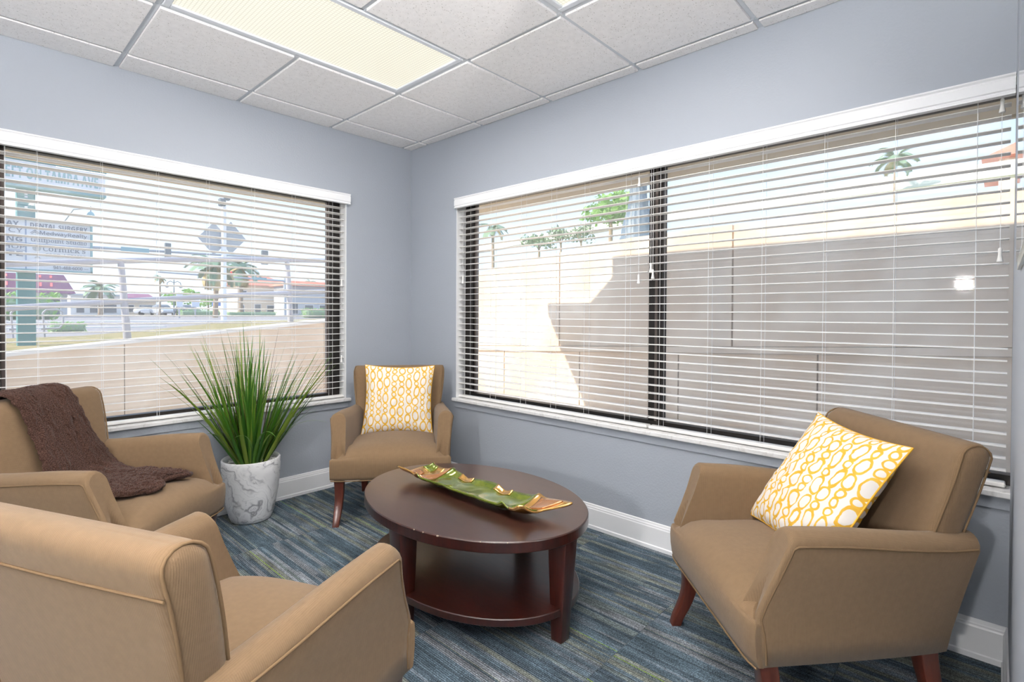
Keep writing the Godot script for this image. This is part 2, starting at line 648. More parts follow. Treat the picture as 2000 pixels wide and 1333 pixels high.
func room() -> void:
	var wp: Material = mats.wall_paint
	var tw: Material = mats.trim_white
	# left wall (plane z = 0) with its window opening
	var wl := frame("wall_left", "pale grey painted wall with the street window")
	var mb := MB.new()
	opening(mb, 0, -5.2, 0.24, -2.43, -0.568)
	obj("plaster", mb, wp, wl)
	# right wall (plane x = 0)
	var wr := frame("wall_right", "pale grey painted wall with the wide window")
	mb = MB.new()
	opening(mb, 1, 0.0, 7.2, 0.553, 3.588)
	obj("plaster", mb, wp, wr)
	# short wall at the right edge of the picture, an opening beyond it
	mb = MB.new()
	mb.box(Vector3(-0.83, H * 0.5 + 0.06, ZN + 0.06), Vector3(1.66, H + 0.12, 0.12), 0.0)
	struct(obj("wall_near", mb, wp), "short grey wall at the right with the mirror")
	mb = MB.new()
	mb.box(Vector3(-5.1, H * 0.5 + 0.06, 3.5), Vector3(0.2, H + 0.12, 7.4))
	struct(obj("wall_far", mb, wp))
	mb = MB.new()
	mb.box(Vector3(-2.5, H * 0.5 + 0.06, 7.1), Vector3(5.4, H + 0.12, 0.2))
	struct(obj("wall_rear", mb, wp))
	# baseboards: plain board with a moulded top and a shoe
	var prof := PackedVector2Array([Vector2(0, 0), Vector2(0.016, 0), Vector2(0.016, 0.018), Vector2(0.012, 0.022), Vector2(0.012, 0.112), Vector2(0.0095, 0.118), Vector2(0.0095, 0.124), Vector2(0.007, 0.128), Vector2(0.005, 0.138), Vector2(0.0, 0.14)])
	mb = MB.new()
	mb.prism(prof, Vector3(-5.0, 0, 0), Vector3.BACK, Vector3.UP, Vector3(5.0, 0, 0))
	struct(obj("baseboard_left", mb, tw), "white baseboard along the left wall")
	mb = MB.new()
	mb.prism(prof, Vector3(0, 0, 0.0), Vector3.LEFT, Vector3.UP, Vector3(0, 0, ZN))
	struct(obj("baseboard_right", mb, tw), "white baseboard along the right wall")
	mb = MB.new()
	mb.prism(prof, Vector3(-1.66, 0, ZN), Vector3.FORWARD, Vector3.UP, Vector3(1.66, 0, 0))
	struct(obj("baseboard_near", mb, tw), "white baseboard under the mirror wall")

# a wall 0.22 thick with one window opening (y 0.6 .. 2.03); along = 0: plane z = 0 running in x; 1: plane x = 0 running in z
func opening(mb: MB, along: int, a: float, b: float, w0: float, w1: float) -> void:
	for r in [[a, w0, 0.0, H + 0.12], [w1, b, 0.0, H + 0.12], [w0, w1, 0.0, 0.6], [w0, w1, 2.07, H + 0.12]]:
		var c := (r[0] + r[1]) * 0.5 as float
		var l := r[1] - r[0] as float
		var y := (r[2] + r[3]) * 0.5 as float
		var h := r[3] - r[2] as float
		if along == 0:
			mb.box(Vector3(c, y, -0.11), Vector3(l, h, 0.22))
		else:
			mb.box(Vector3(0.11, y, c), Vector3(0.22, h, l))

func ceiling() -> void:
	var ce := frame("ceiling", "suspended ceiling of white mineral tiles in a metal grid")
	var mb := MB.new()
	mb.box(Vector3(-2.5, H + 0.13, 3.5), Vector3(5.4, 0.1, 7.4))
	obj("deck", mb, mats.grid_paint, ce)
	# bars lie at H + 0.009, tiles hang 9 mm below them
	var yb := H + 0.009
	var xs := []
	for j in 9:
		xs.append(GX - T * j)
	var zs := []
	for i in 12:
		zs.append(GZ + T * i)
	# tee bars in pieces, none across the lamps
	var stem_x := MB.new()
	stem_x.box(Vector3(0, 0.015, 0), Vector3(0.024, 0.03, T), 0.0015)
	var mx := stem_x.mesh(mats.grid_paint)
	var stem_z := MB.new()
	stem_z.box(Vector3(0, 0.0152, 0), Vector3(T - 0.024, 0.0296, 0.024), 0.0015)
	var mz := stem_z.mesh(mats.grid_paint)
	for a in xs.size():
		for b in 13:
			if a == 2 and b in [2, 4, 8]:
				continue
			inst("main_tee", mx, ce, Transform3D(Basis(), Vector3(xs[a], yb, GZ + T * (b - 0.5))))
	for z in zs:
		for a in 9:
			inst("cross_tee", mz, ce, Transform3D(Basis(), Vector3(GX - T * (a - 0.5), yb, z)))
	# wall angle
	mb = MB.new()
	mb.box(Vector3(-2.5, yb + 0.01, 0.01), Vector3(5.0, 0.018, 0.02))
	mb.box(Vector3(-0.01, yb + 0.01, 3.5), Vector3(0.02, 0.018, 7.0))
	obj("wall_angle", mb, mats.grid_paint, ce)
	xs.push_front(-0.004)
	xs.append(-5.0)
	zs.push_front(0.004)
	zs.append(7.0)
	var meshes := {}
	for a in xs.size() - 1:
		for b in zs.size() - 1:
			var x1: float = xs[a] - (0.013 if a > 0 else 0.0)
			var x0: float = xs[a + 1] + 0.013
			var z0: float = zs[b] + (0.013 if b > 0 else 0.0)
			var z1: float = zs[b + 1] - 0.013
			# fixtures take the place of tiles: lights and a grille
			var lamp := a in [2, 3] and b in [2, 4, 8]
			if lamp or (a == 4 and b == 3):
				continue
			var key := "%d %d" % [roundi((x1 - x0) * 1000), roundi((z1 - z0) * 1000)]
			if not meshes.has(key):
				var tb := MB.new()
				var s := Vector3(x1 - x0, 0.02, z1 - z0)
				# face with a square tegular edge, the rim painted
				tb.box(Vector3(0, 0.01, 0), s, 0.0012)
				meshes[key] = tb.mesh(mats.ceiling_tile)
			inst("tile", meshes[key], ce, Transform3D(Basis(), Vector3((x0 + x1) * 0.5, H, (z0 + z1) * 0.5)))
	# 2 x 4 lamps
	var labels := {
		"2 8": "ceiling light panel over the far end of the room, out of view",
		"2 2": "large lit ceiling light panel in full view", "2 4": "ceiling light panel just cut by the top edge",
	}
	for s in [[2, 2], [2, 4], [2, 8]]:
		var xr: float = xs[s[0]]
		var xl: float = xs[s[0] + 2]
		var z0: float = zs[s[1]]
		var z1: float = zs[s[1] + 1]
		var lab: String = labels.get("%d %d" % [s[0], s[1]], "ceiling light panel deeper in the room, out of view")
		troffer(Vector3((xr + xl) * 0.5, yb, (z0 + z1) * 0.5), absf(xr - xl) - 0.026, z1 - z0 - 0.026, lab)
	# return-air grille
	var g := thing("air_grille", "small dark egg-crate return grille between ceiling tiles", "vent", Vector3((xs[4] + xs[5]) * 0.5, yb, (zs[3] + zs[4]) * 0.5))
	mb = MB.new()
	for k in 2:
		var sg := -1.0 if k == 0 else 1.0
		mb.box(Vector3(sg * 0.275, 0.003, 0), Vector3(0.03, 0.012, 0.58))
		mb.box(Vector3(0, 0.003, sg * 0.275), Vector3(0.52, 0.012, 0.03))
	obj("frame", mb, mats.fixture_frame, g)
	mb = MB.new()
	for k in 27:
		var o := -0.26 + 0.02 * k
		mb.box(Vector3(o, 0.006, 0), Vector3(0.0022, 0.012, 0.52))
		mb.box(Vector3(0, 0.0062, o), Vector3(0.52, 0.012, 0.0022))
	obj("egg_crate", mb, mats.grid_paint, g).set_meta("kind", "stuff")
	mb = MB.new()
	mb.box(Vector3(0, 0.03, 0), Vector3(0.56, 0.01, 0.56))
	obj("duct", mb, mats.vent_dark, g)

func troffer(at: Vector3, lx: float, lz: float, label: String) -> void:
	var t := thing("ceiling_light", label, "light", at, 0.0, "recessed ceiling lights")
	var mb := MB.new()
	var w := 0.028
	for k in 2:
		var sg := -1.0 if k == 0 else 1.0
		mb.box(Vector3(sg * (lx - w) * 0.5, 0.004, 0), Vector3(w, 0.018, lz), 0.003)
		mb.box(Vector3(0, 0.0042, sg * (lz - w) * 0.5), Vector3(lx - 2 * w, 0.0176, w), 0.003)
	obj("frame", mb, mats.fixture_frame, t)
	mb = MB.new()
	mb.box(Vector3(0, 0.006, 0), Vector3(lx - 2 * w, 0.006, lz - 2 * w))
	obj("lens", mb, mats.lens, t)
	var l := AreaLight3D.new()
	l.name = "lamp"
	t.add_child(l)
	l.position = Vector3(0, -0.012, 0)
	l.rotation = Vector3(-PI / 2, 0, 0)
	l.area_size = Vector2(lx - 2 * w, lz - 2 * w)
	l.light_color = Color(1.0, 0.985, 0.97)
	l.light_energy = 1.8
	l.area_range = 12.0
	l.area_attenuation = 2.0
	l.shadow_enabled = true

# two unseen uplights, added in place of a flash bounced off the ceiling
func uplights() -> void:
	for p in [[-2.3, 4.75, "added uplight behind the viewer in place of a bounced flash, out of view"], [-3.45, 3.3, "added uplight left of the viewer in place of a bounced flash, out of view"]]:
		var t := thing("added_uplight", p[2], "lamp", Vector3(p[0], 0, p[1]), 0.0, "added uplights for ceiling bounce")
		var mb := MB.new()
		mb.lathe([Vector2(0.15, 0), Vector2(0.15, 0.015), Vector2(0.03, 0.03), Vector2(0.012, 0.05)], 24)
		obj("base", mb, mats.trim_white, t)
		mb = MB.new()
		mb.tube(PackedVector3Array([Vector3(0, 0.04, 0), Vector3(0, 1.66, 0)]), 0.012, 12)
		obj("pole", mb, mats.trim_white, t)
		mb = MB.new()
		mb.lathe([Vector2(0.02, 1.65), Vector2(0.1, 1.68), Vector2(0.16, 1.75), Vector2(0.155, 1.752), Vector2(0.095, 1.69), Vector2(0.02, 1.66)], 32)
		obj("bowl", mb, mats.trim_white, t)
		mb = MB.new()
		mb.lathe([Vector2(0.01, 1.67), Vector2(0.035, 1.7), Vector2(0.035, 1.74), Vector2(0.01, 1.765)], 16)
		obj("bulb", mb, mats.bulb, t)
		var l := OmniLight3D.new()
		l.name = "lamp"
		t.add_child(l)
		l.position = Vector3(0, 1.72, 0)
		l.light_size = 0.03
		l.light_color = Color(1.0, 0.985, 0.97)
		l.light_energy = 8.0
		l.omni_range = 14.0
		l.omni_attenuation = 2.0
		l.shadow_enabled = true

# a photographer's soft lamp far behind the viewer's left: it throws the grass shadows on the wall and shines back from the glass
func disc_outline(r: float, n: int) -> PackedVector2Array:
	var out := PackedVector2Array()
	for k in n:
		out.push_back(Vector2(cos(TAU * k / n), sin(TAU * k / n)) * r)
	return out

func softbox() -> void:
	var t := thing("studio_lamp", "small round studio lamp on a stand behind the viewer, out of view", "lamp", Vector3(-4.7, 0, 3.25))
	var mb := MB.new()
	mb.tube(PackedVector3Array([Vector3(0, 0.5, 0), Vector3(0, 1.6, 0)]), 0.015, 10)
	obj("pole", mb, mats.vent_dark, t)
	for k in 3:
		mb = MB.new()
		var w := TAU * k / 3.0
		mb.tube(PackedVector3Array([Vector3(0, 0.6, 0), Vector3(cos(w) * 0.24, 0.012, sin(w) * 0.24)]), 0.012, 8)
		obj("leg", mb, mats.vent_dark, t)
	var head := Node3D.new()
	head.name = "head"
	t.add_child(head)
	head.position = Vector3(0, 1.6, 0)
	head.look_at_from_position(Vector3(-4.7, 1.6, 3.25), Vector3(-0.4, 1.1, 1.3), Vector3.UP)
	head.position = Vector3(0, 1.6, 0)
	mb = MB.new()
	mb.loft([sect(Vector3(0, 0, 0.02), Vector3.RIGHT, Vector3.UP, 0.06, 0.06, 0.01, 2), sect(Vector3(0, 0, -0.1), Vector3.RIGHT, Vector3.UP, 0.085, 0.085, 0.02, 2), sect(Vector3(0, 0, -0.14), Vector3.RIGHT, Vector3.UP, 0.085, 0.085, 0.02, 2)])
	obj("shell", mb, mats.vent_dark, head)
	mb = MB.new()
	mb.prism(disc_outline(0.075, 24), Vector3(0, 0, -0.141), Vector3.RIGHT, Vector3.UP, Vector3(0, 0, -0.006))
	obj("lamp_diffuser", mb, mats.bulb, head)
	var l := AreaLight3D.new()
	l.name = "lamp"
	head.add_child(l)
	l.position = Vector3(0, 0, -0.152)
	l.area_size = Vector2(0.13, 0.13)
	l.light_color = Color(1.0, 0.985, 0.97)
	l.light_energy = 3.6
	l.area_range = 14.0
	l.area_attenuation = 2.0
	l.shadow_enabled = true

func floor_carpet() -> void:
	var fl := frame("floor", "blue and grey striped carpet tiles")
	var mb := MB.new()
	mb.box(Vector3(-2.4, -0.06, 3.5), Vector3(5.6, 0.1, 7.4))
	obj("subfloor", mb, mats.carpet_backing, fl)
	var s := 0.607
	var tops := []
	for i in 6:
		var tb := MB.new()
		var h := s * 0.5 - 0.0006
		var y := 0.01
		var a := Vector3(-h, y, -h)
		var b := Vector3(h, y, -h)
		var c := Vector3(h, y, h)
		var d := Vector3(-h, y, h)
		tb.begin()
		tb.quad(a, b, c, d, -1, Vector2(0, 0), Vector2(1, 0), Vector2(1, 1), Vector2(0, 1))
		var dn := Vector3(0, -y, 0)
		tb.quad(b, a, a + dn, b + dn)
		tb.quad(c, b, b + dn, c + dn)
		tb.quad(d, c, c + dn, d + dn)
		tb.quad(a, d, d + dn, a + dn)
		tb.quad(a + dn, d + dn, c + dn, b + dn)
		tb.close()
		tops.append(tb.mesh(mats["carpet%d" % i], true))
	var r := RandomNumberGenerator.new()
	r.seed = 8
	for a in 9:
		for b in 12:
			var x := -0.05 - s * (a - 0.0)
			var z := 0.0265 + s * (b - 0.5)
			if x < -5.2 or z > 7.1:
				continue
			var flip := PI if r.randf() < 0.5 else 0.0
			inst("carpet_tile", tops[r.randi_range(0, 5)], fl, Transform3D(Basis(Vector3.UP, flip), Vector3(x, -0.01, z + s * 0.0)))

# ---------------------------------------------------------------- windows and blinds
# Both windows are built in a frame of their own: u runs along the wall, w into the room (0 at the wall face), y up.
func win_basis(along: int) -> Transform3D:
	if along == 0:
		return Transform3D(Basis(Vector3.RIGHT, Vector3.UP, Vector3.BACK), Vector3.ZERO)      # u = x, w = z
	return Transform3D(Basis(Vector3.BACK, Vector3.UP, Vector3.LEFT), Vector3.ZERO)           # u = z, w = -x

func windows() -> void:
	window_unit("window_1", 0, -2.43, -0.568, [], "bronze framed street window in the left wall")
	window_unit("window_2", 1, 0.553, 3.588, [2.088], "wide bronze framed sliding window in the right wall")
	blind("wide white slatted blind over the street window", 0, -2.425, -0.573, [-2.341, -2.225, -1.97, -1.717, -1.459, -1.197, -0.934, -0.665], -6.0, 1.995, [[-0.6, 1.45, 0.9]])
	blind("shorter white slatted blind left of the bronze mullion", 1, 0.558, 2.083, [0.629, 0.892, 1.173, 1.425, 1.675, 1.95], 0.5, 1.985, [[2.034, 1.944, 1.421], [0.614, 1.476, 1.476]])
	blind("longer white slatted blind right of the bronze mullion", 1, 2.091, 3.484, [2.155, 2.412, 2.661, 2.909, 3.154, 3.395], 0.5, 1.985, [[2.106, 1.477, 1.477], [2.118, 1.444, 1.444], [3.46, 1.973, 1.446]])
	valance("white moulded valance above the street window", 0, -2.7, -0.551, 2.02)
	valance("long white moulded valance above the wide window", 1, 0.561, ZN - 0.002, 1.999)

func window_unit(called: String, along: int, u0: float, u1: float, mullions: Array, label: String) -> void:
	var w := frame(called, label)
	w.transform = win_basis(along)
	var br: Material = mats.bronze
	var c := (u0 + u1) * 0.5
	var l := u1 - u0
	var d := -0.115        # centre of the metal frame, behind the wall face
	# painted reveal lining
	var mb := MB.new()
	mb.box(Vector3(u0 + 0.003, 1.335, -0.045), Vector3(0.006, 1.47, 0.09))
	mb.box(Vector3(u1 - 0.003, 1.335, -0.045), Vector3(0.006, 1.47, 0.09))
	mb.box(Vector3(c, 2.067, -0.045), Vector3(l - 0.012, 0.006, 0.09))
	obj("reveal", mb, mats.plaster_reveal, w)
	var fw := 0.075
	for k in 2:
		var uu := u0 + fw * 0.5 if k == 0 else u1 - fw * 0.5
		mb = MB.new()
		mb.box(Vector3(uu, 1.335, d), Vector3(fw, 1.47, 0.06), 0.003)
		obj("jamb", mb, br, w)
		mb = MB.new()
		var ui := u0 + fw + 0.008 if k == 0 else u1 - fw - 0.008
		mb.box(Vector3(ui, 1.335, d - 0.012), Vector3(0.016, 1.4, 0.03), 0.002)
		obj("glazing_bead", mb, mats.bronze_light, w)
	mb = MB.new()
	mb.box(Vector3(c, 2.052, d), Vector3(l - 2 * fw, 0.036, 0.06), 0.003)
	obj("head", mb, br, w)
	mb = MB.new()
	mb.box(Vector3(c, 0.636, d), Vector3(l - 2 * fw, 0.04, 0.06), 0.003)
	obj("bottom_rail", mb, br, w)
	var edges := [u0 + fw]
	for m in mullions:
		mb = MB.new()
		mb.box(Vector3(m - 0.02, 1.335, d - 0.01), Vector3(0.042, 1.4, 0.05), 0.002)
		obj("mullion", mb, br, w)
		mb = MB.new()
		mb.box(Vector3(m + 0.012, 1.335, d + 0.005), Vector3(0.02, 1.4, 0.045), 0.002)
		obj("glazing_bead", mb, mats.bronze_light, w)
		mb = MB.new()
		mb.box(Vector3(m + 0.037, 1.335, d + 0.012), Vector3(0.03, 1.4, 0.05), 0.002)
		obj("mullion", mb, br, w)
		edges.append_array([m - 0.05, m + 0.05])
	edges.append(u1 - fw)
	for i in range(0, edges.size(), 2):
		mb = MB.new()
		mb.box(Vector3((edges[i] + edges[i + 1]) * 0.5, 1.345, d - 0.005), Vector3(edges[i + 1] - edges[i], 1.38, 0.0005))
		obj("pane", mb, mats.glass, w)
	# marble sill and painted apron
	mb = MB.new()
	mb.box(Vector3(c, 0.609, -0.032), Vector3(l + 0.05 if along == 0 else l + 0.03, 0.022, 0.124), 0.003)
	obj("sill", mb, mats.marble_sill, w)
	mb = MB.new()
	mb.box(Vector3(c, 0.5745, 0.004), Vector3(l + 0.02, 0.046, 0.009), 0.002)
	obj("apron", mb, mats.wall_paint, w)

func valance(label: String, along: int, u0: float, u1: float, y: float) -> void:
	var v := thing("blind_valance", label, "valance")
	v.transform = win_basis(along)
	var prof := PackedVector2Array([Vector2(0.002, 0), Vector2(0.03, 0), Vector2(0.031, 0.006), Vector2(0.027, 0.009), Vector2(0.027, 0.014), Vector2(0.031, 0.018), Vector2(0.031, 0.052), Vector2(0.028, 0.056), Vector2(0.028, 0.06), Vector2(0.033, 0.066), Vector2(0.033, 0.071), Vector2(0.026, 0.074), Vector2(0.002, 0.074)])
	var mb := MB.new()
	mb.prism(prof, Vector3(u0, y, 0), Vector3.BACK, Vector3.UP, Vector3(u1 - u0, 0, 0))
	obj("board", mb, mats.trim_white, v)

func blind(label: String, along: int, u0: float, u1: float, ladders: Array, tilt: float, top: float, pulls: Array) -> void:
	var b := thing("window_blind", label, "blind", Vector3.ZERO, 0.0, "white slatted window blinds")
	b.transform = win_basis(along)
	var w := -0.045
	var l := u1 - u0
	var c := (u0 + u1) * 0.5
	var mb := MB.new()
	mb.box(Vector3(c, 2.047, w), Vector3(l, 0.024, 0.045), 0.002)
	obj("headrail", mb, mats.blind_white, b)
	# one slat: slightly crowned
	var sl := MB.new()
	var half := 0.0245
	var th := 0.0028
	var prof := PackedVector2Array()
	var n := 4
	for i in n + 1:
		var x := lerpf(-half, half, float(i) / n)
		prof.push_back(Vector2(x, th * 0.5 + 0.0016 * (1.0 - pow(x / half, 2.0))))
	for i in n + 1:
		var x := lerpf(half, -half, float(i) / n)
		prof.push_back(Vector2(x, -th * 0.5 + 0.0016 * (1.0 - pow(x / half, 2.0))))
	sl.prism(prof, Vector3(-l * 0.5, 0, 0), Vector3.BACK, Vector3.UP, Vector3(l, 0, 0))
	var sm := sl.mesh(mats.blind_white)
	var pitch := 0.0434
	var bs := Basis(Vector3.RIGHT, deg_to_rad(tilt))
	for i in 31:
		var sway := 0.0012 * sin(i * 1.7 + u0 * 3.0)
		inst("slat", sm, b, Transform3D(bs.rotated(Vector3.RIGHT, 0.006 * sin(i * 2.3)), Vector3(c + sway * 0.5, top - pitch * i, w)))
	mb = MB.new()
	mb.box(Vector3(c, 0.632, w), Vector3(l, 0.016, 0.05), 0.004)
	obj("bottom_rail", mb, mats.blind_white, b)
	# ladder cords front and back, and the lift cord between them
	for u in ladders:
		mb = MB.new()
		for ww in [w + 0.0262, w - 0.0262]:
			mb.box(Vector3(u, 1.337, ww), Vector3(0.0013, 1.4, 0.0013))
		obj("ladder_cord", mb, mats.cord_white, b)
	for p in pulls:
		mb = MB.new()
		var lo := minf(p[1], p[2])
		mb.box(Vector3(p[0], (2.036 + lo) * 0.5, w + 0.034), Vector3(0.0016, 2.036 - lo, 0.0016))
		var cord := obj("pull_cord", mb, mats.cord_white, b)
		for y in ([p[1]] if p[1] == p[2] else [p[1], p[2]]):
			var ts := MB.new()
			ts.lathe([Vector2(0.002, 0.03), Vector2(0.0052, 0.027), Vector2(0.0058, 0.018), Vector2(0.005, 0.008), Vector2(0.0068, -0.006), Vector2(0.0092, -0.018), Vector2(0.0088, -0.021), Vector2(0.002, -0.021)], 12, Vector3(p[0], y, w + 0.034))
			obj("tassel", ts, mats.blind_white, cord)

# ---------------------------------------------------------------- armchairs
# A chair looks along +z of its own axes, origin on the floor between its legs.
func sect(c: Vector3, ax: Vector3, ay: Vector3, hx: float, hy: float, r: float, seg := 4) -> PackedVector3Array:
	var out := PackedVector3Array()
	r = minf(r, minf(hx, hy) * 0.98)
	for k in 4:
		var sx: float = [1, -1, -1, 1][k]
		var sy: float = [1, 1, -1, -1][k]
		for i in seg + 1:
			var w := PI * 0.5 * (k + float(i) / seg)
			out.push_back(c + ax * (sx * (hx - r) + cos(w) * r) + ay * (sy * (hy - r) + sin(w) * r))
	return out

func arm_outer(u: float, y: float) -> float:     # half width of the outer face; u = 0 rear .. 1 front
	var t := clampf((y - 0.26) / 0.35, 0.0, 1.0)
	var rear := lerpf(0.262, 0.326, pow(t, 1.15))
	var front := lerpf(0.346, 0.362, t) - 0.012 * sin(PI * t)
	return lerpf(rear, front, pow(u, 0.8))

func arm_front(y: float) -> float:                # z of the arm's front edge at that height
	if y > 0.4:
		var t := (y - 0.4) / 0.242
		return lerpf(0.326, 0.232, pow(t, 1.1)) - 0.008 * sin(PI * clampf(t, 0, 1))
	return lerpf(0.312, 0.326, clampf((y - 0.34) / 0.06, 0, 1))

func make_arm(s: float) -> MB:
	var rings := []
	var nu := 16
	var r := 0.042
	for i in nu + 3:
		var u := minf(float(i) / nu, 1.0)
		var inset := 0.0
		var fwd := 0.0
		if i == nu:
			inset = 0.0
			fwd = -0.008
		elif i == nu + 1:
			inset = 0.004
			fwd = -0.002
		elif i == nu + 2:
			inset = 0.012
			fwd = 0.0
		var top := lerpf(0.612, 0.642, smoothstep(0.0, 0.85, u)) - 0.006 * sin(PI * u)
		var yb := lerpf(0.252, 0.268, u)
		var ring := PackedVector3Array()
		var pts := []
		# outer face upwards
		for k in 6:
			var y := lerpf(yb + inset, top - r, k / 5.0)
			pts.append(Vector2(arm_outer(u, y) - inset, y))
		var xo := arm_outer(u, top - r) - inset
		var wid := 0.088
		# rolled top
		for k in range(1, 8):
			var a := PI * k / 8.0
			pts.append(Vector2(xo - wid * 0.5 + inset * 0.5 + cos(a) * (wid * 0.5 - inset * 0.5), top - r + sin(a) * (r - inset)))
		for k in 6:
			var y := lerpf(top - r, yb + inset, k / 5.0)
			pts.append(Vector2(xo - wid + inset - 0.018 * (1.0 - (y - yb) / (top - yb)), y))
		for p in pts:
			var zf := arm_front(p.y) + fwd
			var zr := -0.292 - 0.05 * clampf((p.y - 0.26) / 0.36, 0, 1) + 0.012
			ring.push_back(Vector3(s * p.x, p.y, lerpf(zr, zf, u)))
		rings.append(ring)
	var mb := MB.new()
	mb.loft(rings, true, true, 0, 1)
	return mb

func make_seat() -> MB:
	# rings across x; the profile runs round the cushion in z, y
	var prof := [Vector2(-0.275, 0.256), Vector2(0.0, 0.258), Vector2(0.25, 0.262), Vector2(0.318, 0.264), Vector2(0.3335, 0.268), Vector2(0.3385, 0.285), Vector2(0.343, 0.32), Vector2(0.3445, 0.355), Vector2(0.3435, 0.37), Vector2(0.3415, 0.384), Vector2(0.339, 0.394), Vector2(0.3355, 0.403), Vector2(0.331, 0.411), Vector2(0.3225, 0.422), Vector2(0.312, 0.431), Vector2(0.299, 0.439), Vector2(0.283, 0.446), Vector2(0.24, 0.456), Vector2(0.17, 0.462), Vector2(0.08, 0.464), Vector2(-0.05, 0.46), Vector2(-0.17, 0.452), Vector2(-0.275, 0.44)]
	var rings := []
	var n := 40
	for i in n + 1:
		var a := -1.0 + 2.0 * i / n
		var ring := PackedVector3Array()
		for p in prof:
			var hw := lerpf(0.245, 0.3475, smoothstep(0.2, 0.335, p.x))
			if p.y > 0.385:
				hw = lerpf(hw, minf(hw, 0.28), smoothstep(0.375, 0.44, p.y))
			var drop := 0.022 * pow(absf(a), 3.0) if p.y > 0.4 else 0.0
			var bulge := 0.01 * (1.0 - a * a) * smoothstep(0.2, 0.34, p.x) * smoothstep(0.25, 0.36, p.y)
			ring.push_back(Vector3(a * hw, p.y - drop + 0.006 * (1.0 - a * a) * smoothstep(0.42, 0.46, p.y), p.x + bulge - 0.014 * pow(absf(a), 14.0) * smoothstep(0.2, 0.33, p.x)))
		rings.append(ring)
	var mb := MB.new()
	mb.loft(rings, true, true, 0, 1)
	return mb

func back_mid(y: float) -> Vector2:       # (z of the front face, z of the rear face) of the backrest
	var t := (y - 0.26) / 0.6
	var zf := lerpf(-0.155, -0.28, pow(clampf(t, 0, 1.1), 1.35))
	var zb := lerpf(-0.262, -0.378, pow(clampf(t, 0, 1.1), 1.5))
	return Vector2(zf, zb)

func make_back() -> MB:
	var rings := []
	var top := 0.868
	var n := 18
	var rr := 0.042
	for i in n + 1:
		var f := float(i) / n
		var y := lerpf(0.256, top - rr, f)
		var z := back_mid(y)
		var hw := lerpf(0.252, 0.312, smoothstep(0.3, 0.85, y))
		var hz := (z.x - z.y) * 0.5
		rings.append(sect(Vector3(0, y, (z.x + z.y) * 0.5), Vector3.RIGHT, Vector3.BACK, hw, hz, 0.03))
	for i in range(1, 7):
		var a := PI * 0.5 * i / 6.0
		var y := top - rr + sin(a) * rr
		var z := back_mid(y)
		var ins := (1.0 - cos(a)) * rr
		rings.append(sect(Vector3(0, y, (z.x + z.y) * 0.5), Vector3.RIGHT, Vector3.BACK, 0.312 - ins * 0.45, maxf((z.x - z.y) * 0.5 - ins, 0.004), 0.03))
	var mb := MB.new()
	mb.loft(rings, true, true, 0, 0)
	return mb

func chair_leg(front: bool, s: float) -> MB:
	var rings := []
	for i in 9:
		var t := i / 8.0           # 0 top .. 1 foot
		var y := lerpf(0.275, 0.0, t)
		var h := lerpf(0.028, 0.0185, t)
		var c: Vector3
		if front:
			var bow := -0.02 * sin(PI * minf(t * 1.15, 1.0)) + 0.036 * pow(t, 2.2)
			c = Vector3(s * (0.3 - 0.004 * sin(PI * t) + 0.012 * t), y, 0.285 + bow)
		else:
			c = Vector3(s * (0.225 + 0.01 * t), y, -0.235 - 0.06 * pow(t, 1.4))
		rings.append(sect(c, Vector3.RIGHT, Vector3.BACK, h, h, 0.004, 2))
	var mb := MB.new()
	mb.loft(rings)
	return mb

